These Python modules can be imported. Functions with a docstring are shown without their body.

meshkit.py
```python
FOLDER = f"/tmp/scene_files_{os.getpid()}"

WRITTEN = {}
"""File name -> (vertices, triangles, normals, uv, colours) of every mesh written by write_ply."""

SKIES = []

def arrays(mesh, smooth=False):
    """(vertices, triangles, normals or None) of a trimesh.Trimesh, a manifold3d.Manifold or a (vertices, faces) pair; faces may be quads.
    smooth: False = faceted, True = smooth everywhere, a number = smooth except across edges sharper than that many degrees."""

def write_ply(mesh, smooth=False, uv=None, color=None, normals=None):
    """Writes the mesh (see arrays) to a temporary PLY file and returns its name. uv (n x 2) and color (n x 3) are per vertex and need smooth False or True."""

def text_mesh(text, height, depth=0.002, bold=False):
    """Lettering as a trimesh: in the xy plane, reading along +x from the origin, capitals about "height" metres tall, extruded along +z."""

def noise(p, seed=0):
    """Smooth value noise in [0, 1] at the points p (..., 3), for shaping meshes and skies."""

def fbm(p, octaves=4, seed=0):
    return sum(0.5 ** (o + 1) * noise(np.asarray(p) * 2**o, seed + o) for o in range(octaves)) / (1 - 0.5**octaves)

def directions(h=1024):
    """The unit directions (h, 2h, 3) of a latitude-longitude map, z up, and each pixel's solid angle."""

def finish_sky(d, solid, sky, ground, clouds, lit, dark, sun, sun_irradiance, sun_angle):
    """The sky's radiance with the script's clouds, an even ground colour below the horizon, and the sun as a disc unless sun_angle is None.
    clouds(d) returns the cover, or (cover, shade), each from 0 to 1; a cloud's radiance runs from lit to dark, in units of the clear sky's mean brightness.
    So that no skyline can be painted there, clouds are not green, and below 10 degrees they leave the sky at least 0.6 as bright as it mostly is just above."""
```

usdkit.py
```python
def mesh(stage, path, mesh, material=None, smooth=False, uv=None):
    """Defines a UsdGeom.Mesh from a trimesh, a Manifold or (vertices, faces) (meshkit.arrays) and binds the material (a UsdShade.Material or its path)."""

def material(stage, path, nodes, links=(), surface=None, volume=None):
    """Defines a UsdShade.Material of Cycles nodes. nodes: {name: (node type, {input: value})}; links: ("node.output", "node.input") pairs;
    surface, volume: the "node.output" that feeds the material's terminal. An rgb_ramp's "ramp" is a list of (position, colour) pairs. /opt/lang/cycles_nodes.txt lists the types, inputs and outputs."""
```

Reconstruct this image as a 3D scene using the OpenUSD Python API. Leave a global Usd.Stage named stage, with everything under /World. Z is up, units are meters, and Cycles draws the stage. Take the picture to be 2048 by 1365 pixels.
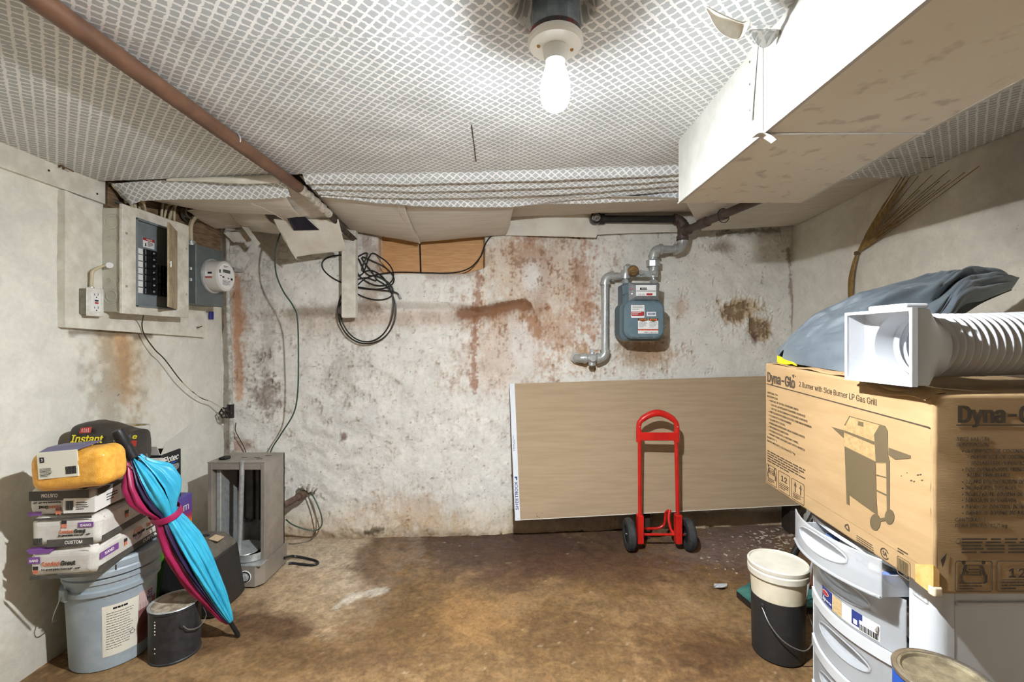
import math, sys
sys.path.insert(0, "/opt/lang")
import numpy as np, trimesh, manifold3d as m3, usdkit, meshkit
from meshkit import fbm, noise, text_mesh
from shapely.geometry import Polygon, Point, box as sbox
from shapely.ops import unary_union
from pxr import Usd, UsdGeom, UsdLux, UsdShade, Sdf, Gf, Vt

stage = Usd.Stage.CreateInMemory()
UsdGeom.SetStageUpAxis(stage, "Z"); UsdGeom.SetStageMetersPerUnit(stage, 1.0)
UsdGeom.Xform.Define(stage, "/World"); UsdGeom.Scope.Define(stage, "/World/Looks")
# ---------------------------------------------------------------- camera, light, exposure
H = 1.28                                  # height of the lens; the camera looks along +y, level
cam = UsdGeom.Camera.Define(stage, "/World/camera")
cam.AddTranslateOp().Set((0, 0, H)); cam.AddRotateXOp().Set(90)
cam.CreateFocalLengthAttr(16.0); cam.CreateHorizontalApertureAttr(36.0); cam.CreateVerticalApertureAttr(24.0)
cam.CreateClippingRangeAttr(Gf.Vec2f(0.05, 50)); cam.CreateExposureAttr(0.36)
BULB = 10600.0                             # radiance of the bare bulb's dome: the only lamp of the room
BULB_COLOR = (0.955, 1.0, 1.03)
BX, BY, BZ = 0.098, 1.03, 1.843           # the bulb's centre
F, CX, CY = 910.2, 1024.0, 682.5
WALL_L, WALL_R, REAR = -1.85, 1.97, -1.0
def backY(x): return 3.05 + 0.075 * np.asarray(x)
def ceilZ(x): return 2.045 + 0.029 * np.asarray(x)
# measuring helpers: photo pixel -> point of the room on a known plane
def P(px, py, Y): return np.array([(px - CX) / F * Y, Y, H - (py - CY) / F * Y])
def onx(px, py, x): return P(px, py, x * F / (px - CX))
def onb(px, py, off=0.0): return P(px, py, (3.05 - off) / (1 - 0.075 * (px - CX) / F))
def onz(px, py, z): return P(px, py, (H - z) * F / (py - CY))
def proj(p): return CX + F * p[..., 0] / p[..., 1], CY - F * (p[..., 2] - H) / p[..., 1]

# ---------------------------------------------------------------- scene helpers
taken = {}
class Node:
    def __init__(s, path, base): s.path, s.base, s.prim = path, np.asarray(base, float), stage.GetPrimAtPath(path)
def newpath(parent, name):
    root = parent.path if parent else "/World"
    k = taken.get((root, name), 0); taken[(root, name)] = k + 1
    return f"{root}/{name}" + (f"_{k:03d}" if k else "")
def tag(n, label=None, cat=None, group=None, kind=None):
    for k, v in (("label", label), ("category", cat), ("group", group), ("kind", kind)):
        if v: n.prim.SetCustomDataByKey(k, v)
    return n
def thing(name, label, cat, base=(0, 0, 0), group=None):
    p = newpath(None, name); x = UsdGeom.Xform.Define(stage, p); x.AddTranslateOp().Set(Gf.Vec3d(*map(float, base)))
    return tag(Node(p, base), label, cat, group)
def struct(name, base=(0, 0, 0)):
    p = newpath(None, name); x = UsdGeom.Xform.Define(stage, p); x.AddTranslateOp().Set(Gf.Vec3d(*map(float, base)))
    return tag(Node(p, base), kind="structure")
def obj(name, mesh, mat, parent=None, smooth=30, label=None, uv=None, prim=None, cat=None, group=None, kind=None):
    """One Mesh prim in world coordinates, written relative to its thing's base."""
    p = newpath(parent, name)
    base = parent.base if parent else np.zeros(3)
    v, f, n = meshkit.arrays(mesh, smooth)
    m = UsdGeom.Mesh.Define(stage, p)
    m.CreatePointsAttr(Vt.Vec3fArray.FromNumpy((v - base).astype(np.float32)))
    m.CreateFaceVertexCountsAttr(Vt.IntArray.FromNumpy(np.full(len(f), 3, np.int32)))
    m.CreateFaceVertexIndicesAttr(Vt.IntArray.FromNumpy(f.astype(np.int32).ravel()))
    m.CreateSubdivisionSchemeAttr("none")
    if n is not None:
        m.CreateNormalsAttr(Vt.Vec3fArray.FromNumpy(n.astype(np.float32))); m.SetNormalsInterpolation("vertex")
    api = UsdGeom.PrimvarsAPI(m)
    if uv is not None:
        api.CreatePrimvar("st", Sdf.ValueTypeNames.TexCoord2fArray, "vertex").Set(Vt.Vec2fArray.FromNumpy(np.asarray(uv, np.float32)))
    for k, a in (prim or {}).items():
        a = np.asarray(a, np.float32)
        if a.ndim == 2: api.CreatePrimvar(k, Sdf.ValueTypeNames.Color3fArray, "vertex").Set(Vt.Vec3fArray.FromNumpy(a))
        else: api.CreatePrimvar(k, Sdf.ValueTypeNames.FloatArray, "vertex").Set(Vt.FloatArray.FromNumpy(a))
    UsdShade.MaterialBindingAPI.Apply(m.GetPrim()).Bind(mat)
    return tag(Node(p, base), label, cat, group, kind)

# ---------------------------------------------------------------- materials
def S(*c):
    c = np.asarray(c, float) / 255
    return tuple(np.where(c <= 0.04045, c / 12.92, ((c + 0.055) / 1.055) ** 2.4))
def M(name, c1, c2=None, s=25, rough=0.6, metal=0.0, bump=0.0, bs=120, lo=0.38, hi=0.62, detail=5, spec=0.5, stretch=None, **kw):
    nodes = {"p": ("principled_bsdf", dict(base_color=S(*c1), roughness=rough, metallic=metal, specular_ior_level=spec, **kw)),
             "tc": ("texture_coordinate", {})}
    links = []
    src = "tc.object"
    if stretch:
        nodes["mp"] = ("mapping", {"scale": stretch}); links.append(("tc.object", "mp.vector")); src = "mp.vector"
    if c2 is not None:
        nodes["n"] = ("noise_texture", {"scale": s, "detail": detail, "roughness": 0.6}); links.append((src, "n.vector"))
        nodes["r"] = ("rgb_ramp", {"ramp": [(0, S(*c1)), (lo, S(*c1)), (hi, S(*c2)), (1, S(*c2))]})
        links += [("n.fac", "r.fac"), ("r.color", "p.base_color")]
    if bump:
        nodes["bn"] = ("noise_texture", {"scale": bs, "detail": 4}); links.append((src, "bn.vector"))
        nodes["b"] = ("bump", {"strength": bump, "distance": 0.004}); links += [("bn.fac", "b.height"), ("b.normal", "p.normal")]
    return usdkit.material(stage, "/World/Looks/" + name, nodes, links, surface="p.BSDF")
def plaster(name, rough=0.85, b1=0.22, b2=0.4, lo=0.86, hi=1.06, s3=9, lo2=0.95, hi2=1.03, b3=0.3):
    """Painted rubble wall: colour from the mesh's own stains and painted shade, broken up by noise; specks where 'dirt' is high."""
    nodes = {"a": ("attribute", {"attribute": "Cd"}), "d": ("attribute", {"attribute": "dirt"}), "tc": ("texture_coordinate", {}),
             "n": ("noise_texture", {"scale": 55, "detail": 6, "roughness": 0.7}), "n2": ("noise_texture", {"scale": 150, "detail": 3}),
             "n3": ("noise_texture", {"scale": s3, "detail": 5, "roughness": 0.65, "distortion": 0.6}),
             "m3": ("map_range", {"from_min": 0.3, "from_max": 0.7, "to_min": lo, "to_max": hi, "clamp": True}),
             "m1": ("map_range", {"from_min": 0.60, "from_max": 0.70, "to_min": 0.0, "to_max": 1.0, "clamp": True}),
             "mu": ("math", {"math_type": "multiply", "use_clamp": True}), "mx": ("mix", {"mix_type": "mix", "color2": S(74, 62, 48)}),
             "hm": ("mix", {"mix_type": "multiply", "fac": 1.0}), "hm2": ("mix", {"mix_type": "multiply", "fac": 1.0}), "m4": ("map_range", {"from_min": 0.35, "from_max": 0.65, "to_min": lo2, "to_max": hi2, "clamp": True}),
             "n4": ("noise_texture", {"scale": 21, "detail": 6, "roughness": 0.62, "distortion": 1.6}), "b3": ("bump", {"strength": b3, "distance": 0.012}),
             "b": ("bump", {"strength": b1, "distance": 0.006}), "b2": ("bump", {"strength": b2, "distance": 0.002}),
             "p": ("principled_bsdf", {"roughness": rough, "specular_ior_level": 0.3})}
    links = [("tc.object", "n.vector"), ("tc.object", "n2.vector"), ("tc.object", "n3.vector"), ("n.fac", "m1.value"), ("m1.result", "mu.value1"), ("d.fac", "mu.value2"),
             ("n3.fac", "m3.value"), ("a.color", "hm.color1"), ("m3.result", "hm.color2"),
             ("n.fac", "m4.value"), ("hm.color", "hm2.color1"), ("m4.result", "hm2.color2"), ("tc.object", "n4.vector"), ("n4.fac", "b3.height"), ("b3.normal", "b.normal"), ("mu.value", "mx.fac"), ("hm2.color", "mx.color1"), ("mx.color", "p.base_color"),
             ("n.fac", "b.height"), ("n2.fac", "b2.height"), ("b.normal", "b2.normal"), ("b2.normal", "p.normal")]
    return usdkit.material(stage, "/World/Looks/" + name, nodes, links, surface="p.BSDF")
def foil_material():
    """Printed reflective insulation: grey cells between white lattice lines 25 mm apart, from the sheet's own uv (metres)."""
    N = {"tc": ("texture_coordinate", {}), "no": ("noise_texture", {"scale": 70, "detail": 2}), "wb": ("math", {"math_type": "multiply_add", "value2": 0.42, "value3": -0.21}),
         "sp": ("separate_xyz", {}), "g": ("noise_texture", {"scale": 5, "detail": 4}),
         "p": ("principled_bsdf", {"roughness": 0.45, "metallic": 0.0, "specular_ior_level": 0.6}),
         "mx": ("mix", {"color1": S(178, 182, 183), "color2": S(238, 238, 236)}), "gm": ("mix", {"mix_type": "multiply", "fac": 1.0}),
         "gr": ("map_range", {"from_min": 0.25, "from_max": 0.75, "to_min": 0.84, "to_max": 1.08, "clamp": True}),
         "mxx": ("math", {"math_type": "maximum"}), "mr": ("map_range", {"range_type": "smoothstep", "from_min": 0.70, "from_max": 0.79, "clamp": True}),
         "bn": ("noise_texture", {"scale": 14, "detail": 3}), "b": ("bump", {"strength": 0.25, "distance": 0.01})}
    L = [("tc.UV", "sp.vector"), ("tc.UV", "no.vector"), ("no.fac", "wb.value1"), ("tc.UV", "bn.vector"), ("bn.fac", "b.height"), ("b.normal", "p.normal"), ("tc.UV", "g.vector"), ("g.fac", "gr.value")]
    for k, op in (("a", "add"), ("s", "subtract")):
        N[k + "0"] = ("math", {"math_type": op}); L += [("sp.x", k + "0.value1"), ("sp.y", k + "0.value2")]
        N[k + "1"] = ("math", {"math_type": "multiply_add", "value2": 1 / (0.025 * 1.4142)}); L += [(k + "0.value", k + "1.value1"), ("wb.value", k + "1.value3")]
        N[k + "2"] = ("math", {"math_type": "fraction"}); L.append((k + "1.value", k + "2.value1"))
        N[k + "3"] = ("math", {"math_type": "multiply_add", "value2": 2.0, "value3": -1.0}); L.append((k + "2.value", k + "3.value1"))
        N[k + "4"] = ("math", {"math_type": "absolute"}); L.append((k + "3.value", k + "4.value1"))
    L += [("a4.value", "mxx.value1"), ("s4.value", "mxx.value2"), ("mxx.value", "mr.value"), ("mr.result", "mx.fac"),
          ("mx.color", "gm.color1"), ("gr.result", "gm.color2"), ("gm.color", "p.base_color")]
    return usdkit.material(stage, "/World/Looks/foil", N, L, surface="p.BSDF")
def emit(name, c, strength):
    return usdkit.material(stage, "/World/Looks/" + name, {"e": ("emission", {"color": c, "strength": strength})}, [], surface="e.emission")
def bulb_material(name, c, strength):
    """LED bulb: the diffuser throws its light forward (downwards) and only glows at its flanks."""
    return usdkit.material(stage, "/World/Looks/" + name, {"g": ("geometry", {}), "s": ("separate_xyz", {}), "m": ("map_range", {"range_type": "smoothstep", "from_min": -.30, "from_max": -.92, "to_min": 3.0, "to_max": float(strength), "clamp": True}), "e": ("emission", {"color": c})},
        [("g.normal", "s.vector"), ("s.z", "m.value"), ("m.result", "e.strength")], surface="e.emission")
def frosted(name, c, clear=0.35):
    return usdkit.material(stage, "/World/Looks/" + name, {
        "d": ("principled_bsdf", {"base_color": S(*c), "roughness": 0.3}), "t": ("translucent_bsdf", {"color": S(*c)}), "x": ("transparent_bsdf", {"color": (0.95, 0.95, 0.95)}),
        "m": ("mix_closure", {"fac": 0.4}), "m2": ("mix_closure", {"fac": clear})},
        [("d.BSDF", "m.closure1"), ("t.BSDF", "m.closure2"), ("m.closure", "m2.closure1"), ("x.BSDF", "m2.closure2")], surface="m2.closure")

# ---------------------------------------------------------------- shape helpers
cat = trimesh.util.concatenate
def vf(v, f): return trimesh.Trimesh(np.asarray(v, float), np.asarray(f, int), process=False)
def quads(nu, nv, flip=False, wrapu=False):
    i, j = np.meshgrid(np.arange(nu if wrapu else nu - 1), np.arange(nv - 1), indexing="ij")
    a, b = i * nv + j, ((i + 1) % nu) * nv + j
    q = np.stack([a, b, b + 1, a + 1], -1).reshape(-1, 4)
    if flip: q = q[:, ::-1]
    return np.vstack([q[:, [0, 1, 2]], q[:, [0, 2, 3]]])
def surf(pts, flip=False, wrapu=False):
    pts = np.asarray(pts, float); nu, nv = pts.shape[:2]
    return vf(pts.reshape(-1, 3), quads(nu, nv, flip, wrapu))
def thick(pts, t, flip=False):
    """A sheet (grid of points) given thickness t along its normals, closed at the rim."""
    pts = np.asarray(pts, float); nu, nv = pts.shape[:2]
    n = np.cross(np.gradient(pts, axis=0), np.gradient(pts, axis=1)); n /= np.linalg.norm(n, axis=-1, keepdims=True) + 1e-12
    a, b = pts + n * t / 2, pts - n * t / 2
    v = np.vstack([a.reshape(-1, 3), b.reshape(-1, 3)]); k = nu * nv
    f = [quads(nu, nv), quads(nu, nv, True) + k]
    idx = np.arange(k).reshape(nu, nv)
    rim = np.concatenate([idx[:, 0], idx[-1, 1:], idx[-2::-1, -1], idx[0, -2:0:-1]])
    r2 = np.roll(rim, -1)
    f.append(np.stack([rim, r2 + 0, r2 + k], 1)[:, ::-1]); f.append(np.stack([rim, r2 + k, rim + k], 1)[:, ::-1])
    m = vf(v, np.vstack(f)); m.fix_normals()
    return m
def hullm(pts): return trimesh.convex.convex_hull(np.asarray(pts, float))
def bx(lo, hi, c=0.002):
    """A box with chamfered edges."""
    lo, hi = np.minimum(lo, hi).astype(float), np.maximum(lo, hi).astype(float)
    c = min(c, 0.45 * (hi - lo).min())
    if c <= 0: return trimesh.creation.box(bounds=[lo, hi])
    pts = []
    for s in np.ndindex(2, 2, 2):
        p = np.where(np.array(s) == 0, lo, hi); d = np.where(np.array(s) == 0, 1, -1) * c
        for k in range(3):
            q = p + d; q[k] = p[k]; pts.append(q)
    return hullm(pts)
def rbx(lo, hi, r, n=2):
    """A box with round edges: hull of eight spheres."""
    lo, hi = np.minimum(lo, hi).astype(float), np.maximum(lo, hi).astype(float); r = min(r, 0.49 * (hi - lo).min())
    s = trimesh.creation.icosphere(n, r).vertices
    return hullm(np.vstack([s + np.where(np.array(k) == 0, lo + r, hi - r) for k in np.ndindex(2, 2, 2)]))
def tube(pts, r, sides=10, cap=True, closed=False):
    p = np.asarray(pts, float)
    r = np.broadcast_to(np.asarray(r, float), (len(p),))
    t = np.gradient(p, axis=0) if not closed else (np.roll(p, -1, 0) - np.roll(p, 1, 0))
    t /= np.linalg.norm(t, axis=1, keepdims=True) + 1e-12
    a = np.zeros_like(p); ref = np.array([0, 0, 1.0]) if abs(t[0, 2]) < 0.9 else np.array([1.0, 0, 0])
    for i in range(len(p)):
        w = (ref if i == 0 else a[i - 1]); w = w - t[i] * (w @ t[i]); a[i] = w / (np.linalg.norm(w) + 1e-12)
    b = np.cross(t, a); ang = np.arange(sides) * 2 * np.pi / sides
    v = p[:, None] + r[:, None, None] * (np.cos(ang)[None, :, None] * a[:, None] + np.sin(ang)[None, :, None] * b[:, None])
    n = len(p); f = []
    for i in range(n if closed else n - 1):
        for j in range(sides):
            A, B, C, D = i * sides + j, i * sides + (j + 1) % sides, ((i + 1) % n) * sides + (j + 1) % sides, ((i + 1) % n) * sides + j
            f += [(A, B, C), (A, C, D)]
    v = v.reshape(-1, 3)
    if cap and not closed:
        k = len(v); v = np.vstack([v, p[0], p[-1]])
        f += [(k, (j + 1) % sides, j) for j in range(sides)] + [(k + 1, (n - 1) * sides + j, (n - 1) * sides + (j + 1) % sides) for j in range(sides)]
    return vf(v, f)
def cyl(a, b, r, r2=None, sides=24): return tube([a, b], [r, r if r2 is None else r2], sides)
def spline(pts, n=12):
    """Catmull-Rom through the points."""
    p = np.asarray(pts, float); p = np.vstack([2 * p[0] - p[1], p, 2 * p[-1] - p[-2]]); out = []
    for i in range(1, len(p) - 2):
        t = np.linspace(0, 1, n, endpoint=False)[:, None]
        a, b, c, d = p[i - 1], p[i], p[i + 1], p[i + 2]
        out.append(0.5 * (2 * b + (c - a) * t + (2 * a - 5 * b + 4 * c - d) * t**2 + (3 * b - a - 3 * c + d) * t**3))
    return np.vstack(out + [p[-2:-1]])
def wire(pts, r, n=8, sides=7): return tube(spline(pts, n), r, sides)
def lathe(prof, at=(0, 0, 0), axis=(0, 0, 1), n=40):
    """Profile of (radius, height) turned about the axis through 'at'."""
    prof = np.asarray(prof, float); ang = np.arange(n) * 2 * np.pi / n
    v = np.stack([np.outer(np.cos(ang), prof[:, 0]), np.outer(np.sin(ang), prof[:, 0]), np.broadcast_to(prof[:, 1], (n, len(prof)))], -1)
    m = vf(v.reshape(-1, 3), quads(n, len(prof), False, True)); m.merge_vertices(); m.update_faces(m.nondegenerate_faces())
    ax = np.asarray(axis, float); ax /= np.linalg.norm(ax)
    m.apply_transform(trimesh.geometry.align_vectors([0, 0, 1], ax)); m.apply_translation(at)
    return m
def rot(m, deg, axis, about=(0, 0, 0)):
    m = m.copy(); m.apply_transform(trimesh.transformations.rotation_matrix(math.radians(deg), axis, about)); return m
def frame(m, o, ux, uy):
    """Moves a mesh made in the xy plane onto the plane with origin o and axes ux, uy."""
    ux = np.asarray(ux, float); uy = np.asarray(uy, float); T = np.eye(4)
    T[:3, 0], T[:3, 1], T[:3, 2], T[:3, 3] = ux, uy, np.cross(ux / np.linalg.norm(ux), uy / np.linalg.norm(uy)), o
    m = m.copy(); m.apply_transform(T); return m
def extr(poly, t=0.0006):
    polys = getattr(poly, "geoms", [poly]) if not isinstance(poly, (list, tuple, np.ndarray)) else [Polygon(poly)]
    return cat([trimesh.creation.extrude_polygon(g, t, engine="earcut") for g in polys if g.area > 1e-9])
def text(s, h, o, ux, uy, width=None, bold=False, d=0.0006):
    m = text_mesh(s, h, 0.0006, bold)
    if width: m.apply_scale([width / m.extents[0], 1, 1])
    m.vertices[:, 2] *= d / 0.0006
    return frame(m, o, ux, uy)
def rrect(x0, y0, x1, y1, r): return sbox(x0 + r, y0 + r, x1 - r, y1 - r).buffer(r, 6)
def dashes(rng, w, h, lines, lh=0.5, full=0.95):
    """Print too small to read: rows of word-long strokes."""
    out = []; step = h / lines
    for i in range(lines):
        x = 0.0; end = w * (full if i < lines - 1 else 0.6) * rng.uniform(0.8, 1.0)
        while x < end:
            L = min(rng.uniform(0.06, 0.16) * w, end - x)
            if L > 0.01 * w: out.append(sbox(x, h - (i + lh) * step, x + L, h - i * step))
            x += L + 0.022 * w
    return unary_union(out)
def barcode(rng, w, h):
    out, x = [], 0.0
    while x < w:
        a = rng.uniform(0.02, 0.06) * w; out.append(sbox(x, 0, min(x + a, w), h)); x += a + rng.uniform(0.02, 0.05) * w
    return unary_union(out)
def ss(a, b, x):
    t = np.clip((x - a) / (b - a), 0, 1); return t * t * (3 - 2 * t)
# ================================================================ the room
rng = np.random.default_rng(7)
m_plaster = plaster("wall_plaster"); m_plain = plaster("side_wall_plaster", b3=0.08); m_floor = plaster("floor_concrete", 0.58, 0.35, 0.3, 0.62, 1.22, 17, 0.72, 1.2, 0.12)
m_foil = foil_material()
m_dark = M("dark_void_wood", (58, 46, 36), (38, 30, 24), 8, 0.9)
m_white = M("old_white_paint", (226, 222, 210), (205, 200, 186), 14, 0.6, bump=0.25, bs=90)
m_card2 = M("pale_cardboard", (222, 217, 206), (208, 201, 188), 6, 0.85, bump=0.15, bs=70)
m_card = M("grey_cardboard", (214, 208, 198), (202, 194, 182), 5, 0.85, bump=0.12, bs=60, stretch=(1, 12, 1))

def blend(c, col, m): m = np.clip(m, 0, 1)[..., None]; return c * (1 - m) + np.array(S(*col)) * m
def G(px, py, cx, cy, rx, ry): return np.exp(-(((px - cx) / rx) ** 2 + ((py - cy) / ry) ** 2))
def seg(px, py, pts, w):
    """1 near a polyline, falling off over w."""
    d = np.full(np.shape(px), 1e9)
    for (a, b), (c, e) in zip(pts[:-1], pts[1:]):
        t = np.clip(((px - a) * (c - a) + (py - b) * (e - b)) / ((c - a) ** 2 + (e - b) ** 2), 0, 1)
        d = np.minimum(d, np.hypot(px - a - t * (c - a), py - b - t * (e - b)))
    return np.exp(-(d / w) ** 2)

def back_wall():
    us, vs = np.arange(-1.93, 2.05, 0.0055), np.arange(-0.03, 2.14, 0.0055)
    X, Z = np.meshgrid(us, vs, indexing="ij"); Y = backY(X)
    p = np.stack([X, Y, Z], -1); px, py = proj(p)
    q = np.stack([X, Z, 0 * X], -1)
    n1, n2, n3 = fbm(q * 2.5, 4, 1), fbm(q * 11, 4, 2), fbm(q * 45, 3, 3)
    rg = .40 * fbm(q * 16, 4, 9) + .35 * fbm(q * 70, 3, 10) + .25 * fbm(q * np.array([85, 17, 1]), 3, 11); rg = .5 + (rg - .5) * 1.25; wob = (fbm(q * 6, 3, 12) - .5) * 30
    d = 0.035 * (n1 - .5) + 0.016 * (n2 - .5) * (0.3 + 1.3 * ss(.35, .7, fbm(q * 3, 2, 4))) + 0.0035 * (n3 - .5)
    # upper course overhangs the lower one along a wandering ledge
    led = np.interp(px, [440, 560, 640, 700, 800, 900, 960, 1010, 1050, 1062, 1075, 1090, 1110], [632, 628, 626, 618, 612, 614, 618, 608, 602, 612, 640, 690, 740]) + 0.15 * wob
    over = ss(8, -10, py - led) * ss(440, 640, px) * (1 - ss(1040, 1100, px)) * (1 - 0.4 * ss(560, 470, py))
    d += 0.045 * over
    # plaster swirls on the lower left
    sw = np.sin(34 * (X * .6 + Z) + 9 * n1 + 5 * n2)
    d += 0.003 * sw * ss(620, 800, py) * ss(1000, 600, px)
    # broken places
    hole = lambda cx, cy, rx, ry, k=1.5: np.clip(G(px + wob * .6, py + wob * .5, cx, cy, rx, ry) * 1.6 + (rg - .5) * k - .25, 0, 1)
    h1 = np.maximum(hole(1480, 622, 48, 26), hole(1520, 660, 22, 26)); h2 = hole(1290, 705, 50, 26); h3 = hole(1448, 490, 26, 16)
    h4 = hole(1505, 478, 70, 14)
    d += -0.03 * h1 * (0.5 + rg) - 0.02 * h2 - 0.014 * h3 + 0.012 * h4
    foot = ss(1000, 1070, py) * (0.5 + n2)
    d += 0.03 * foot
    # the boarded window's recess
    inn = lambda e: ss(-e, e, px - 757) * ss(e, -e, px - 968) * ss(-e, e, py - 440) * ss(e, -e, py - (547 - 10 * ss(930, 970, px)) )
    win = inn(2.5)
    d = d * (1 - win) - 0.105 * win
    p[..., 1] -= d
    # colour
    c = np.zeros(X.shape + (3,)) + np.array(S(230, 227, 219))
    c = blend(c, (212, 211, 206), .4 * ss(.5, .75, n1)); c = blend(c, (236, 232, 224), .6 * ss(.5, .7, n2))
    tr = lambda m, k=1.1: np.clip(m * 1.5 + (rg - .5) * 2 * k * (m > .02), 0, 1)
    c = blend(c, (204, 172, 138), .5 * tr(G(px, py, 1105, 570, 75, 125), 1.5)); c = blend(c, (206, 180, 150), .5 * tr(G(px, py, 1010, 540, 60, 90), 1.5))
    c = blend(c, (172, 114, 78), .5 * tr(G(px, py, 1165, 590, 20, 90), 2.0)); c = blend(c, (160, 108, 74), .45 * tr(G(px, py, 1050, 490, 24, 40), 1.8))
    c = blend(c, (186, 138, 104), .42 * tr(G(px, py, 1120, 660, 60, 40), 1.9)); c = blend(c, (178, 132, 100), .42 * tr(G(px, py, 1075, 560, 22, 190), 1.3))
    c = blend(c, (196, 160, 128), .45 * tr(G(px, py, 1000, 700, 70, 80), 1.2))
    c = blend(c, (236, 232, 226), .9 * tr(G(px, py, 1064, 556, 20, 30), .5)); c = blend(c, (232, 226, 220), .7 * tr(G(px, py, 1045, 690, 30, 55), .6))
    c = blend(c, (150, 92, 58), .62 * tr(seg(px + .3 * wob, py, [(957, 540), (956, 610), (948, 700), (948, 790)], 5), 2.8))
    c = blend(c, (172, 132, 98), .5 * seg(px, py, [(700, 640), (820, 636), (960, 634), (1050, 624)], 17) * (0.5 + rg))
    c = blend(c, (134, 92, 62), .9 * np.clip(seg(px, py, [(925, 628), (985, 622), (1035, 608), (1056, 612)], 13) * 1.5 + (rg - .5), 0, 1) * (py > led - 4))
    c = blend(c, (164, 118, 80), .75 * tr(seg(px, py, [(1064, 640), (1072, 665)], 14), 1.5))
    c = blend(c, (124, 106, 92), .55 * tr(seg(px, py, [(590, 630), (650, 624), (690, 622), (745, 612)], 14), .9)); c = blend(c, (182, 156, 132), .4 * G(px, py, 640, 650, 90, 24))
    c = blend(c, (190, 126, 72), .66 * tr(seg(px + .15 * wob, py, [(474, 560), (478, 640), (476, 700), (480, 770), (477, 795)], 8), 1.1))
    c = blend(c, (180, 126, 84), .45 * tr(G(px, py, 478, 630, 20, 60), 1)); c = blend(c, (150, 92, 56), .6 * tr(G(px, py, 480, 892, 26, 14), 1))
    c = blend(c, (132, 122, 110), .36 * tr(G(px, py, 535, 690, 14, 100), 1.8)); c = blend(c, (124, 100, 86), .6 * tr(G(px, py, 532, 792, 22, 28), 1.8))
    c = blend(c, (150, 142, 130), .35 * tr(G(px, py, 690, 750, 40, 50), 2.2)); c = blend(c, (110, 84, 68), .8 * tr(G(px, py, 688, 873, 8, 9), 1.5))
    c = blend(c, (152, 128, 104), .6 * tr(G(px, py, 745, 590, 20, 22), 1)); c = blend(c, (140, 100, 80), .5 * tr(seg(px, py, [(735, 480), (748, 540)], 10), 1.6))
    c = blend(c, (150, 118, 92), .5 * tr(seg(px, py, [(860, 556), (950, 545), (975, 520)], 10), 1.2))
    c = blend(c, (196, 172, 138), .9 * ss(0.15, .7, h1)); c = blend(c, (120, 96, 70), .8 * ss(.55, .9, h1 * (0.4 + rg))); c = blend(c, (170, 140, 110), .8 * h2)
    c = blend(c, (176, 146, 112), .65 * tr(G(px, py, 1290, 712, 52, 26), 1.)); c = blend(c, (132, 108, 84), .75 * h3); c = blend(c, (230, 228, 222), .6 * h4); c = blend(c, (196, 160, 120), .5 * tr(G(px, py, 1362, 615, 12, 14)))
    c = blend(c, (120, 108, 90), .6 * tr(seg(px, py, [(1440, 466), (1500, 462), (1560, 462)], 4), 2.4)); c = blend(c, (118, 84, 86), .8 * tr(G(px, py, 1514, 676, 5, 10), .8))
    c = blend(c, (138, 104, 84), .7 * tr(seg(px, py, [(1578, 500), (1580, 560), (1585, 640), (1587, 690)], 3.2), 2.2)); c = blend(c, (196, 160, 120), .8 * tr(G(px, py, 1160, 716, 24, 20), .8))
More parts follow.
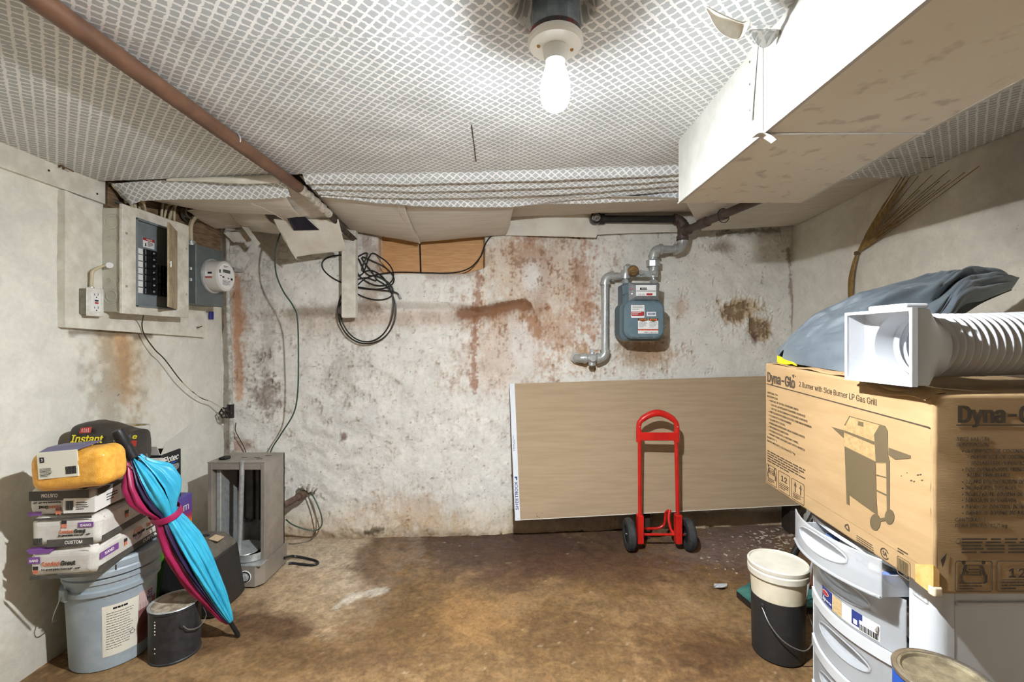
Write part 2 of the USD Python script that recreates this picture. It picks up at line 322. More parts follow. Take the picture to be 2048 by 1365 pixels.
    low = ss(985, 1062, py + wob); c = blend(c, (92, 78, 64), .85 * ss(1016, 1026, py + .3 * wob) * ss(1015, 1030, px)); c = blend(c, (196, 172, 138), .75 * low * (.4 + rg)); c = blend(c, (140, 112, 80), .8 * ss(1048, 1078, py + .5 * wob) * (.3 + rg))  # dark strip under the drywall is its shade painted in; tan foot is dirt
    c = blend(c, (190, 156, 118), .5 * tr(G(px, py, 830, 1020, 60, 30), 1.2)); c = blend(c, (74, 66, 56), .75 * tr(seg(px, py, [(735, 1062), (768, 1056)], 4), 1.8))
    c = blend(c, (146, 96, 60), .6 * ss(.58, .66, rg) * np.clip(G(px, py, 1100, 570, 110, 140) + .7 * G(px, py, 985, 620, 60, 100) + 0, 0, 1)); c = blend(c, (126, 108, 90), .6 * ss(.58, .66, rg) * np.clip(.7 * G(px, py, 535, 760, 36, 110) + .6 * G(px, py, 690, 760, 70, 70), 0, 1))
    # hairline cracks and pits
    vo = np.abs(fbm(q * 7 + n2[..., None] * .3, 3, 21) - .5); crack = ss(.012, .002, vo) * ss(.5, .62, fbm(q * 2.2, 2, 22))
    c = blend(c, (140, 130, 118), .4 * crack * ss(.5, .65, fbm(q * 1.3, 2, 25))); d2 = ss(.84, .9, fbm(q * 70, 2, 30)); c = blend(c, (96, 84, 70), .6 * d2)
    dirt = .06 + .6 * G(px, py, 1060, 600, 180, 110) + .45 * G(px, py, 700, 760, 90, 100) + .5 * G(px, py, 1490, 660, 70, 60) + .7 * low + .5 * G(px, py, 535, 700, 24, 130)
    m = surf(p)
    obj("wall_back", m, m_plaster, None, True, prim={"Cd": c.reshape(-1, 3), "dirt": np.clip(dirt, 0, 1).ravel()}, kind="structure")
back_wall()

def side_wall(name, x, sgn, step):
    us, vs = np.arange(REAR - .05, backY(x) + .12, step), np.arange(-0.03, 2.16, step)
    Y, Z = np.meshgrid(us, vs, indexing="ij"); X = np.full(Y.shape, x)
    p = np.stack([X, Y, Z], -1); px, py = proj(np.where(Y[..., None] > .3, p, 1.0)); q = np.stack([Y, Z, 0 * Y + 5 + x], -1)
    n1, n2, n3 = fbm(q * 2, 3, 41), fbm(q * 10, 4, 42), fbm(q * 50, 2, 43); rg = fbm(q * 24, 4, 44)
    d = 0.014 * (n1 - .5) + 0.007 * (n2 - .5) + 0.0022 * (n3 - .5)
    p[..., 0] += sgn * d
    c = np.zeros(X.shape + (3,)) + np.array(S(229, 226, 215)); tr = lambda m, k=1.1: np.clip(m * 1.5 + (rg - .5) * 2 * k * (m > .02), 0, 1)
    c = blend(c, (214, 210, 196), .6 * ss(.45, .7, n1)); vis = Y > .5
    if x < 0:
        c = blend(c, (206, 140, 74), .75 * vis * tr(seg(px, py, [(240, 672), (246, 720), (250, 770), (262, 840)], 13) * ss(870, 690, py), .8))
        c = blend(c, (214, 178, 130), .55 * vis * tr(seg(px, py, [(235, 672), (245, 760), (262, 830)], 40) * ss(880, 700, py), .7))
        c = blend(c, (140, 128, 108), .45 * vis * tr(G(px, py, 225, 760, 40, 90), 2.0))
        c = blend(c, (112, 98, 78), .75 * vis * tr(seg(px, py, [(140, 665), (260, 668), (300, 672)], 5), 1))
        c = blend(c, (170, 160, 140), .5 * tr(np.clip((0.35 - Z) / .35, 0, 1), .7))
        dirt = .12 + .75 * vis * G(px, py, 240, 760, 60, 100)
        pass
    else:
        c = blend(c, (206, 196, 178), .55 * ss(2.9, 2.5, Y)); c = blend(c, (146, 132, 122), .5 * tr(G(Y, Z, 1.75, 1.9, .16, .25), .4))
        c = blend(c, (96, 84, 70), .7 * ss(.86, .9, fbm(q * 42, 2, 53)))
        dirt = .2 + .3 * ss(.45, .7, n1)
    obj(name, surf(p, sgn > 0), m_plain, None, True, prim={"Cd": c.reshape(-1, 3), "dirt": np.clip(dirt, 0, 1).ravel()}, kind="structure")
side_wall("wall_left", WALL_L, 1, 0.008)
side_wall("wall_right", WALL_R, -1, 0.011)
rw = bx((WALL_L - .1, REAR - .1, -.03), (WALL_R + .1, REAR, 2.16), 0)
obj("wall_rear", rw, M("rear_wall_dark", (98, 84, 70), (76, 64, 54), 6, 0.85), None, False, kind="structure")  # unseen wall, set close and dark to cut bounce from behind the lens

def floor():
    us, vs = np.arange(WALL_L - .05, WALL_R + .06, 0.011), np.arange(REAR - .05, 3.35, 0.011)
    X, Y = np.meshgrid(us, vs, indexing="ij"); q = np.stack([X, Y, 0 * X + 3], -1)
    n1, n2, rg, n4 = fbm(q * 1.6, 4, 61), fbm(q * 5, 4, 62), .5 * fbm(q * 14, 4, 63) + .5 * fbm(q * 38, 3, 65), fbm(q * 40, 3, 64)
    p = np.stack([X, Y, 0.006 * (n1 - .5) + 0.004 * (n2 - .5) + 0.0016 * (n4 - .5)], -1)
    Ys = np.maximum(Y, .6); px, py = CX + F * X / Ys, CY + F * H / Ys
    wx = (fbm(q * 4, 3, 66) - .5) * 120; wy = (fbm(q * 4, 3, 67) - .5) * 60
    px, py = px + wx, py + wy
    c = np.zeros(X.shape + (3,)) + np.array(S(128, 99, 64)); tr = lambda m, k=1.: np.clip(m * 1.6 + (rg - .5) * 2 * k * (m > .03), 0, 1)
    c = blend(c, (150, 120, 84), .8 * ss(.45, .68, n2)); c = blend(c, (100, 72, 46), .75 * ss(.5, .7, n1 * .6 + rg * .4)); c = blend(c, (172, 142, 102), .5 * ss(.54, .7, rg))
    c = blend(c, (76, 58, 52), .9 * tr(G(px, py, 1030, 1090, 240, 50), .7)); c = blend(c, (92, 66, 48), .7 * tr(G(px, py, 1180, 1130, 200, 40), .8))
    c = blend(c, (198, 178, 154), .97 * tr(G(px, py, 640, 1125, 125, 70), .6)); c = blend(c, (180, 154, 122), .85 * tr(G(px, py, 570, 1205, 100, 54), .8)); c = blend(c, (168, 140, 106), .7 * tr(G(px, py, 480, 1235, 60, 30), .8))
    c = blend(c, (104, 78, 56), .8 * tr(G(px, py, 750, 1120, 45, 45), .8)); c = blend(c, (88, 62, 42), .85 * tr(G(px, py, 520, 1255, 70, 28), .8)); c = blend(c, (96, 70, 46), .7 * tr(G(px, py, 400, 1290, 90, 24), .9))
    c = blend(c, (132, 112, 104), .8 * tr(G(px, py, 1490, 1090, 110, 46), 1.)); c = blend(c, (102, 76, 62), .6 * tr(G(px, py, 1560, 1150, 90, 40), 1.))
    c = blend(c, (104, 78, 46), .7 * tr(G(px, py, 840, 1230, 80, 50), 1.)); c = blend(c, (98, 74, 46), .65 * tr(G(px, py, 1110, 1270, 110, 50), 1.1)); c = blend(c, (172, 130, 80), .5 * tr(G(px, py, 950, 1230, 60, 40), 1.2))
    c = blend(c, (150, 122, 88), .6 * tr(G(px, py, 1390, 1215, 60, 26), 1.)); c = blend(c, (84, 58, 36), .75 * tr(G(px, py, 1440, 1310, 110, 40), 1.4)); c = blend(c, (90, 64, 40), .5 * tr(G(px, py, 640, 1310, 160, 30), 1.3))
    c = blend(c, (196, 178, 146), .5 * ss(.88, .92, fbm(q * 45, 2, 69))); c = blend(c, (60, 46, 36), .4 * ss(.78, .84, fbm(q * 28, 3, 70)))
    c = blend(c, (206, 196, 180), .8 * tr(seg(px - wx, py - wy, [(672, 1214), (700, 1196), (720, 1192)], 5), 2)); c = blend(c, (206, 196, 180), .8 * tr(seg(px - wx, py - wy, [(735, 1188), (770, 1180)], 5), 2))
    dirt = .3 + .3 * ss(.5, .7, n1)
    obj("floor", surf(p), m_floor, None, True, prim={"Cd": c.reshape(-1, 3), "dirt": np.clip(dirt, 0, 1).ravel()}, kind="structure")
floor()

# ---------------------------------------------------------------- ceiling: dark deck, printed foil sheets, folds, hanging flap
ceil = struct("ceiling", (0, 0, 2.0))
obj("deck", bx((WALL_L - .1, REAR - .1, 2.15), (WALL_R + .1, 3.4, 2.25), 0), m_dark, ceil, False)
FOLD_Y = 2.02
def foil_z(X, Y):
    q = np.stack([X, Y, 0 * X], -1)
    z = ceilZ(X) + .020 * (fbm(q * 1.3, 3, 80) - .5) + .006 * (fbm(q * 6, 3, 81) - .5)
    r = np.hypot(X - BX, Y - BY)
    return z + .05 * ss(.093, .078, r)
def sheet(y0, y1, dz, x0, x1, step=.0105):
    us, vs = np.arange(x0, x1 + step / 2, step), np.linspace(y0, y1, int((y1 - y0) / step) + 1)
    X, Y = np.meshgrid(us, vs, indexing="ij"); p = np.stack([X, Y, foil_z(X, Y) + dz], -1)
    return thick(p, .002), p
def foil_part(name, p, mat=m_foil, label=None, uvs=None):
    uv = p[..., :2].reshape(-1, 2) if uvs is None else uvs
    obj(name, thick(p, .003), mat, ceil, True, label, uv=np.vstack([uv, uv]))
for y0, y1, dz in ((REAR, 1.12, -.004), (1.10, FOLD_Y, .0)):
    us = np.arange(WALL_L + .004, WALL_R, .0105); vs = np.linspace(y0, y1, int((y1 - y0) / .0105) + 1)
    X, Y = np.meshgrid(us, vs, indexing="ij"); foil_part("foil_sheet", np.stack([X, Y, foil_z(X, Y) + dz], -1))
def folds():
    xs = np.linspace(-.93, 1.18, 190); t = np.linspace(0, 1, 70); X, T = np.meshgrid(xs, t, indexing="ij")
    L = np.interp(X, [-.93, -.7, -.3, .1, .4, .7, 1.18], [.20, .30, .36, .40, .40, .36, .28]) + .02 * (fbm(np.stack([X * 5, 0 * X, 0 * X], -1), 3, 90) - .5)
    ph = X * .9 + .5 * fbm(np.stack([X * 1.5, T * 2, 0 * X], -1), 2, 91)
    k = 3.6; s = (T * k + ph * T) % 1.0
    saw = np.where(s < .7, s / .7, (1 - s) / .3)
    z = foil_z(X, 0 * X + FOLD_Y) - .026 * saw * ss(0, .12, T) * (1.2 - .5 * T) - .022 * T - .016 * ss(.9, 1., T) + .004 * (fbm(np.stack([X * 8, T * 6, 0 * X], -1), 3, 92) - .5)
    Y = FOLD_Y - .004 + L * T - .006 * saw
    uv = np.stack([X, FOLD_Y + T * L * 1.25], -1).reshape(-1, 2)
    foil_part("foil_fold", np.stack([X, Y, z], -1), label="gathered folds of the foil along its back edge", uvs=uv)
    xs = np.linspace(-1.80, -1.015, 80); t = np.linspace(0, 1, 34); X, T = np.meshgrid(xs, t, indexing="ij")
    drop = np.interp(X, [-1.80, -1.75, -1.70, -1.5, -1.015], [.045, .085, .07, .072, .074])
    z0 = foil_z(X, 0 * X + FOLD_Y); bulge = .03 * np.sin(np.pi * T) * ss(-1.75, -1.3, X)
    p = np.stack([X, FOLD_Y + .02 + .05 * T - bulge * .3 + .012 * np.sin(X * 9), z0 - .004 - drop * T], -1)
    foil_part("foil_flap", p, label="loose flap of foil hanging from the ceiling", uvs=np.stack([X, FOLD_Y + T * .115], -1).reshape(-1, 2))
    t = np.linspace(0, 1, 12); xs = np.linspace(-1.52, -1.02, 40); X, T = np.meshgrid(xs, t, indexing="ij")
    w = .012 + .024 * ss(-1.52, -1.1, X); a = T * 2.6
    p = np.stack([X, FOLD_Y - .01 - w * np.sin(a) * .6, foil_z(X, 0 * X + FOLD_Y) - .006 - w * (1 - np.cos(a)) * .55], -1)
    foil_part("rolled_edge", p, m_white, "white rolled edge of the torn foil")
    # torn strips beside the duct
    for pts, m in (([(1412, 14, 1.0), (1440, 34, 1.02), (1480, 50, 1.05), (1500, 44, 1.03)], m_white), ([(1500, 62, 1.06), (1530, 66, 1.09), (1560, 62, 1.1)], m_foil)):
        c = spline([P(*q) for q in pts], 8); t = np.linspace(-1, 1, 7); w = .022 * np.sin(np.linspace(.15, 3.0, len(c)))
        g = c[:, None] + t[None, :, None] * w[:, None, None] * np.array([.35, .9, -.35]) - (t**2)[None, :, None] * w[:, None, None] * np.array([0, 0, .7])
        foil_part("torn_strip", g, m, uvs=g[..., :2].reshape(-1, 2))
folds()
# beyond the duct the fringe of the sheet runs on over the right-hand wall
us = np.linspace(1.14, WALL_R, 60); vs = np.linspace(FOLD_Y, 2.26, 18); X, Y = np.meshgrid(us, vs, indexing="ij")
foil_part("foil_sheet", np.stack([X, Y, foil_z(X, Y) - .01 * ss(2.0, 2.26, Y) + .004 * np.sin(X * 40)], -1))

# ---------------------------------------------------------------- cardboard that closes the ceiling towards the back wall
def panel(name, label, corners, seed, sag=.012, jag=.006, mat=m_card, cat_="cardboard", group=None, n=(34, 22), t=.005, ripple=0.0):
    """Four corners as (px, py, depth): near-left, near-right, far-right, far-left."""
    a, b, c, d = [P(*q) for q in corners]; U, V = np.meshgrid(np.linspace(0, 1, n[0]), np.linspace(0, 1, n[1]), indexing="ij")
    r = np.random.default_rng(seed); e = lambda k: (fbm(np.stack([np.linspace(0, 6, max(n)), 0 * np.arange(max(n)) + k, 0 * np.arange(max(n))], -1), 4, seed + k) - .5) * 2 * jag
    p = (a * (1 - U)[..., None] + b * U[..., None]) * (1 - V)[..., None] + (d * (1 - U)[..., None] + c * U[..., None]) * V[..., None]
    eu = e(1)[:n[1]]; ev = e(2)[:n[1]]; ef = e(3)[:n[0]]
    p[..., 0] += (1 - U) * eu[None, :] + U * ev[None, :]; p[..., 1] += V * ef[:, None]
    p[..., 2] += -sag * np.sin(np.pi * V) * (0.5 + np.sin(np.pi * U) * .5) + .006 * (fbm(np.stack([U * 3, V * 3, 0 * U], -1), 3, seed) - .5) + ripple * np.sin(V * 9 + U * 2)
    o = obj(name, thick(p, t), mat, None, True); tag(o, label, cat_, group); return o
m_torn = M('torn_paper', (232, 224, 212), None, rough=.9)
def torn(node, pts, w, seed):
    c = spline([P(*q) for q in pts], 8); e = (fbm(np.stack([np.arange(len(c)) * .9, 0 * np.arange(len(c)) + seed, 0 * np.arange(len(c))], -1), 3, seed) - .3) * 2 * w
    g = np.stack([c - (0, 0, .019), c - (0, 0, .021)], 1); g[:, 1, 0] += np.maximum(e, .002)
    obj('torn_edge', thick(g, .002), m_torn, node, True, label='pale torn paper edge')
panel("cardboard_sheet", "long beige cardboard sheet on the ceiling between the copper pipe and the boarded window", [(598, 352, 2.06), (790, 372, 2.2), (842, 486, 2.94), (706, 462, 2.88)], 101, .012, .009)
cs2 = panel("cardboard_sheet", "wide smooth cardboard sheet on the ceiling directly above the boarded window", [(782, 374, 2.25), (1032, 392, 2.32), (1012, 470, 2.98), (836, 484, 2.95)], 102, .014, .011)
panel("cardboard_sheet", "smooth cardboard sheet on the ceiling left of the black gas pipe", [(1028, 392, 2.30), (1232, 396, 2.36), (1200, 427, 3.00), (1018, 434, 2.96)], 103, .010, .004)
panel("cardboard_strip", "pale creased cardboard strip with a curled lower edge left of the black gas pipe", [(1018, 432, 2.955), (1203, 425, 2.995), (1192, 476, 3.02), (1010, 471, 2.98)], 113, .0, .003, m_card2)
panel("cardboard_sheet", "cardboard sheet on the ceiling above the black gas pipe", [(1226, 392, 2.30), (1392, 398, 2.32), (1410, 423, 3.06), (1196, 427, 3.00)], 104, .008, .004)
panel("cardboard_strip", "pale cardboard strip on the wall behind the black gas pipe", [(1196, 425, 3.0), (1412, 421, 3.07), (1408, 463, 3.09), (1188, 470, 3.03)], 114, .0, .003, m_card2)
panel("cardboard_sheet", "broad plain cardboard sheet under the duct meeting the right wall corner", [(1368, 396, 2.34), (1870, 312, 2.14), (1594, 450, 3.13), (1404, 462, 3.08)], 105, .004, .003)
cs6 = panel("cardboard_sheet", "torn brown cardboard sheet just behind the hanging foil flap", [(250, 388, 2.12), (570, 392, 2.12), (600, 432, 2.36), (430, 424, 2.5)], 106, .008, .006)
panel("cardboard_sheet", "narrow cardboard strip beside the copper pipe, behind the foil flap", [(500, 392, 2.14), (596, 366, 2.1), (668, 446, 2.64), (575, 442, 2.52)], 107, .008, .004)
panel("cardboard_sheet", "small warped cardboard piece above the electricity meter", [(372, 420, 2.46), (452, 416, 2.50), (492, 452, 2.82), (430, 458, 2.80)], 108, .008, .005, ripple=.003)
panel("cardboard_sheet", "ribbed cardboard piece with a curled corner right of the meter", [(446, 416, 2.50), (520, 420, 2.46), (574, 468, 2.74), (500, 462, 2.80)], 109, .016, .005, ripple=.003)
gx = panel("cardboard_flap", "pale cardboard flap hanging bent down left of the white post", [(546, 438, 2.50), (676, 440, 2.52), (694, 500, 2.70), (590, 514, 2.66)], 110, .014, .005, m_card2)
torn(cs2, [(779, 384, 2.24), (795, 404, 2.36), (806, 430, 2.54), (822, 452, 2.70), (834, 466, 2.82), (838, 482, 2.93)], .012, 120); torn(gx, [(556, 444, 2.49), (570, 470, 2.56), (580, 492, 2.60), (592, 512, 2.655)], .02, 121); torn(cs6, [(500, 398, 2.12), (528, 410, 2.2), (550, 422, 2.3), (566, 432, 2.36)], .014, 122)
foil_part('seam_cut', np.array([[P(943 + 9 * t + d, 250 + 72 * t, 0) * 0 + np.array([(943 + 9 * t + d - CX) / F * Y_, Y_, ceilZ(-.1) - .012]) for d in (0, 1.1)] for t, Y_ in ((t, .752 * F / (432.5 - 72 * t)) for t in np.linspace(0, 1, 6))]), m_dark)
pt = thing("tape_patch", "glossy black plastic patch stuck over the pale hanging cardboard flap", "patch", P(605, 440, 2.5))
a, b, c, d = P(572, 429, 2.46), P(610, 430, 2.47), P(638, 456, 2.55), P(588, 457, 2.54)
U, V = np.meshgrid(np.linspace(0, 1, 8), np.linspace(0, 1, 8), indexing="ij")
obj("patch", thick((a * (1 - U)[..., None] + b * U[..., None]) * (1 - V)[..., None] + (d * (1 - U)[..., None] + c * U[..., None]) * V[..., None] - np.array([0, 0, .012]), .003), M("black_plastic", (24, 24, 30), (40, 36, 50), 20, 0.25), pt, True)
# ================================================================ lamp, pipes and duct overhead
m_galv = M("galvanised", (168, 171, 170), (188, 190, 188), 40, 0.36, 0.4, bump=0.05)
m_ceramic = M("porcelain", (238, 236, 228), None, rough=0.25)
m_steelb = M("box_steel", (112, 124, 134), (140, 150, 156), 30, 0.4, 0.7)
lamp = thing("ceiling_lamp", "bare lit bulb in a white porcelain lampholder under a metal ceiling box", "lamp", (BX, BY, 2.1))
oc = [(math.cos(math.pi / 8 + k * math.pi / 4) * .056, math.sin(math.pi / 8 + k * math.pi / 4) * .056) for k in range(8)]
o8 = Polygon(oc).difference(Polygon(oc).buffer(-.0025)); e = trimesh.creation.extrude_polygon(o8, .19, engine="earcut"); e.apply_translation((BX, BY, 1.962))
bxo = obj("junction_box", e, m_steelb, lamp, 20)
obj("tape", lathe([(.0535, 0), (.0575, .001), (.0575, .013), (.0535, .014)], (BX, BY, 1.964), n=32), M("box_dark_ring", (54, 48, 50), (120, 40, 40), 30, 0.6, lo=.5, hi=.56), bxo, True)  # dark, red-mottled ring round the lower edge of the box
obj("lampholder", lathe([(0, .018), (.060, .018), (.063, .014), (.063, .006), (.058, .0), (.028, -.004), (.026, -.024), (.0235, -.030), (.0225, -.034), (.0185, -.034), (.0185, -.01), (0, -.01)], (BX, BY, 1.947), n=48), m_ceramic, lamp, 30)
for sx in (-1, 1): obj("screw", lathe([(0, -.004), (.0035, -.0035), (.0042, -.001), (.0042, .003), (0, .003)], (BX + sx * .038, BY + sx * .006, 1.945), n=14), M("brass_screw", (190, 150, 90), None, rough=.35, metal=.9), lamp, 40)
CUT = .002
prof = [(.0175, .1), (.0175, .088), (.0185, .076), (.021, .064), (.0265, .045), (.0325, .024), (.0345, CUT), (.0334, -.012), (.030, -.024), (.022, -.0355), (.011, -.0415), (0, -.043)]
zs = np.array(prof)
obj("bulb_neck", lathe([p for p in prof if p[1] >= CUT], (BX, BY, BZ), n=40), emit("bulb_neck", BULB_COLOR, 3.0), lamp, True, label="white plastic neck of the bulb")
obj("bulb", lathe([p for p in prof if p[1] <= CUT], (BX, BY, BZ), n=28), bulb_material("bulb_glow", BULB_COLOR, BULB), lamp, True, label="glowing frosted dome of the bulb")

m_copper = M("old_copper", (96, 68, 52), (116, 84, 64), 12, 0.45, 0.25, bump=0.08)
cp = thing("copper_pipe", "long brown copper pipe running along the ceiling", "pipe", (-.98, 1.0, 1.99))
zz = lambda y: ceilZ(-.98) - .028
obj("pipe", tube([(-.985, REAR + .02, zz(0)), (-.982, .9, zz(0)), (-.980, 2.09, zz(0) - .002)], .0245, 20), m_copper, cp)
obj("strap", tube([(-.985 + .030 * math.cos(a), 1.60, zz(0) + .030 * math.sin(a)) for a in np.linspace(-.3, math.pi + .3, 14)], .003, 6), m_galv, cp)
wp = thing("wrapped_pipe", "dirty pipe end wrapped in torn white tape where the copper pipe meets the cardboard", "pipe", (-.98, 2.3, 1.96))
p2 = spline([(-.98, 2.09, 1.988), (-.982, 2.3, 1.975), (-.984, 2.5, 1.955), (-.99, 2.72, 1.93), (-1.0, 2.9, 1.925)], 8)
obj("pipe", tube(p2, .017, 14), M("dirty_iron", (52, 44, 40), (84, 72, 62), 25, 0.75), wp)
obj("tape", tube(p2[:14] + np.array([.004, 0, -.004]), .021 + .004 * np.sin(np.arange(14) * 2.1), 12), M("worn_tape", (206, 200, 188), (150, 140, 126), 30, 0.7, bump=.5), wp)

m_duct = M("duct_paint", (192, 191, 185), (180, 178, 171), 13, 0.55, bump=0.1, bs=40)
m_smudge = M("duct_paint_smudged", (221, 214, 199), (192, 182, 170), 17, 0.6, lo=.58, hi=.70, detail=2)
du = thing("air_duct", "large white painted sheet metal air duct along the right of the ceiling", "duct", (.88, .5, 1.95))
dz0, x0, Yend, Yj = 1.817, .648, 1.77, 1.175
def duct_sec(ya, yb, xa, xb, xra, xrb):
    """Left cheek, right cheek, underside and end of one length, from depth ya to yb."""
    L = hullm([(xa, ya, dz0), (xb, yb, dz0), (xa, ya, 2.12), (xb, yb, 2.12), (xa + .012, ya, dz0), (xb + .012, yb, dz0), (xa + .012, ya, 2.12), (xb + .012, yb, 2.12)])
    R = hullm([(xra, ya, dz0), (xrb, yb, dz0), (xra, ya, 2.12), (xrb, yb, 2.12), (xra - .012, ya, dz0), (xrb - .012, yb, dz0), (xra - .012, ya, 2.12), (xrb - .012, yb, 2.12)])
    k = .0122; Bm = hullm([(xa + k, ya, z) for z in (dz0 + .0004, dz0 + .012)] + [(xb + k, yb, z) for z in (dz0 + .0004, dz0 + .012)] + [(xra - k, ya, z) for z in (dz0 + .0004, dz0 + .012)] + [(xrb - k, yb, z) for z in (dz0 + .0004, dz0 + .012)])
    return L, R, Bm
for ya, yb, xa, xb, ra, rb in ((REAR + .02, Yj - .002, .655, .648, .98, 1.066), (Yj + .002, Yend, .646, .648, 1.066, 1.132)):
    L, R, Bm = duct_sec(ya, yb, xa, xb, ra, rb)
    obj("side_panel", L, m_duct, du, False); obj("side_panel", R, m_duct, du, False); obj("bottom_panel", Bm, m_smudge, du, False, label="smudged underside of the duct")
obj("end_panel", bx((.6605, Yend - .0118, dz0 + .0125), (1.1195, Yend - .0004, 2.12), .001), m_duct, du, False)
obj("hem", cat([tube([(.646, Yj, 2.1), (.6455, Yj, dz0 - .001), (1.066, Yj, dz0 - .001)], .0035, 8), tube([(.652, REAR + .03, dz0), (.646, Yend, dz0)], .003, 6)]), m_duct, du)
tabg = np.array([[(.64 + .03 * u, Yj - .012 + .024 * v, dz0 - .004 - .012 * u * u) for v in np.linspace(0, 1, 5)] for u in np.linspace(-.5, 1.2, 8)])
obj("tab", thick(tabg, .002), m_duct, du, True)
obj("cleat", hullm([(.645, 1.19, 2.07), (.639, 1.20, 2.07), (.645, 1.245, 2.05), (.639, 1.24, 2.05), (.645, 1.22, 1.87), (.639, 1.215, 1.87), (.645, 1.2, 2.11), (.639, 1.205, 2.11)]), m_duct, du, False)
for zc_ in (2.03, 1.97, 1.90): obj("rivet", lathe([(0, .003), (.002, .0025), (.0032, 0)], (.639, 1.222, zc_), (-1, 0, 0), 10), M("rivet_grey", (110, 104, 96), None, rough=.5), du)

# ---------------------------------------------------------------- gas line and meter
m_black = M("black_iron", (34, 32, 32), (48, 45, 44), 30, 0.32, 0.2)
m_brown = M("brown_painted_iron", (84, 68, 62), (70, 56, 50), 20, 0.5)
def pipe_set(parent, pts, r, mat, name="pipe"): return obj(name, tube(pts, r, 18), mat, parent)
def elbow(parent, c, d1, d2, r, mat, R=None):
    """Threaded elbow: a bent tube with banded collars at both mouths."""
    c, d1, d2 = np.asarray(c, float), np.asarray(d1, float), np.asarray(d2, float); d1 /= np.linalg.norm(d1); d2 /= np.linalg.norm(d2); R = R or r * 1.7
    k = [c + d1 * R * 1.25] + [c + d1 * R * (1 - math.sin(t)) + d2 * R * (1 - math.cos(t)) for t in np.linspace(0, math.pi / 2, 9)] + [c + d2 * R * 1.25]
    m = cat([tube(k, r * 1.22, 18)] + [cyl(c + d * R * .95, c + d * R * 1.35, r * 1.42, sides=20) for d in (d1, d2)])
    return obj("elbow", m, mat, parent)
Xa, Zu, Yv = np.array([1., 0, 0]), np.array([0, 0, 1.]), np.array([0, 1., 0])
ys = 3.02
gp = thing("gas_riser", "galvanised steel gas pipe with elbows and a shut-off valve left of the gas meter", "pipe", onb(1210, 720, .1))
r1 = .0245
lo = onb(1211, 717, .09); hi_ = onb(1209, 553, .09); Yp = lo[1]; hi_[1] = Yp; hi_[0] = lo[0] = (lo[0] + hi_[0]) / 2
pipe_set(gp, [lo + Zu * .035, hi_ - Zu * .035], r1, m_galv)
elbow(gp, lo, Zu, -Xa, r1, m_galv); elbow(gp, hi_, -Zu, Xa, r1, m_galv)
mb = P(1250, 549, Yp); mb[2] = hi_[2]
pipe_set(gp, [hi_ + Xa * .035, mb + Xa * .02], r1, m_galv)
vc = P(1184, 717, Yp); vc[2] = lo[2]
vb = obj("valve", cat([lathe([(.026, -.052), (.031, -.052), (.031, -.036), (.024, -.03), (.034, -.012), (.036, 0), (.034, .012), (.024, .03), (.031, .036), (.031, .052), (.026, .052)], vc, Xa, 20), cyl(vc - Zu * .048, vc + Zu * .04, .024, .018), cyl(vc - Yv * .03, vc - Yv * .042, .02), bx(vc + (-.012, -.012, .03), vc + (.012, .012, .062), .002)]), m_galv, gp)
obj("valve_plug", cyl(vc - Zu * .046, vc - Zu * .062, .02, .016, 20), M("bronze", (140, 122, 96), (112, 96, 76), 30, .5, .6), vb)
e2 = P(1155, 718, Yp); e2[2] = lo[2]
pipe_set(gp, [vc - Xa * .05, e2 + Xa * .03], r1, m_galv); pipe_set(gp, [lo - Xa * .03, vc + Xa * .05], r1, m_galv)
elbow(gp, e2, Xa, Yv, r1, m_galv)
pipe_set(gp, [e2 + Yv * .03, e2 + Yv * .16], r1, m_galv)

gm = thing("gas_meter", "blue-grey gas meter with warning stickers hanging on the back wall", "meter", P(1287, 677, 2.9))
m_meter = M("meter_paint", (104, 124, 134), (96, 116, 126), 20, 0.35, bump=.04)
m_mdark = M("meter_paint_back", (92, 110, 120), None, rough=.4)
Yf, Yb = 2.82, 3.0
def fpt(px, py, Y=Yf): return P(px, py, Y)
def plate(px0, py0, px1, py1, Y, r, t):
    a, b = P(px0, py1, Y), P(px1, py0, Y)
    m = trimesh.creation.extrude_polygon(rrect(a[0], a[2], b[0], b[2], r), t, engine="earcut")
    m.apply_transform([[1, 0, 0, 0], [0, 0, 1, Y], [0, 1, 0, 0], [0, 0, 0, 1]]); m.fix_normals(); return m
def cover(px0, py0, px1, py1, Y, r, t, bev=.012):
    a, b = P(px0, py1, Y), P(px1, py0, Y); pts = []
    for yy, ins in ((Y, bev), (Y + bev, 0), (Y + t, 0)):
        q = np.array(rrect(a[0] + ins, a[2] + ins, b[0] - ins, b[2] - ins, max(r - ins, .004)).exterior.coords); pts.append(np.c_[q[:, 0], np.full(len(q), yy), q[:, 1]])
    return hullm(np.vstack(pts))
obj("body", cat([cover(1246, 566, 1318, 630, 2.87, .02, .14), cover(1240, 604, 1328, 682, 2.88, .05, .15)]), m_mdark, gm)
fr = obj("front_cover", cover(1249, 601, 1330, 678, Yf, .055, .06, .014), m_meter, gm)
for px, py in ((1256, 622), (1323, 620), (1254, 655), (1326, 655), (1274, 674), (1307, 674), (1275, 605), (1305, 605)):
    obj("bolt", lathe([(0, .016), (.006, .015), (.009, .010), (.010, 0)], P(px, py, Yf + .016), (0, -1, 0), 14), m_meter, fr)
ix = obj("index_box", hullm(np.vstack([[P(x, y, Yf - .02) for x in (1271, 1313) for y in (570, 593)], [P(x, y, 2.86) for x in (1257, 1318) for y in (567, 603)], [P(x, y, Yf + .01) for x in (1270, 1315) for y in (569, 600)]])), M("index_housing", (150, 152, 156), (126, 130, 136), 25, .4), gm, False)
m_lab = M("label_white", (228, 228, 226), None, rough=.45); m_ink = M("ink_black", (26, 26, 28), None, rough=.6); m_red = M("label_red", (170, 44, 44), None, rough=.5); m_orange = M("label_orange", (226, 120, 40), None, rough=.5)
Yi = Yf - .0215
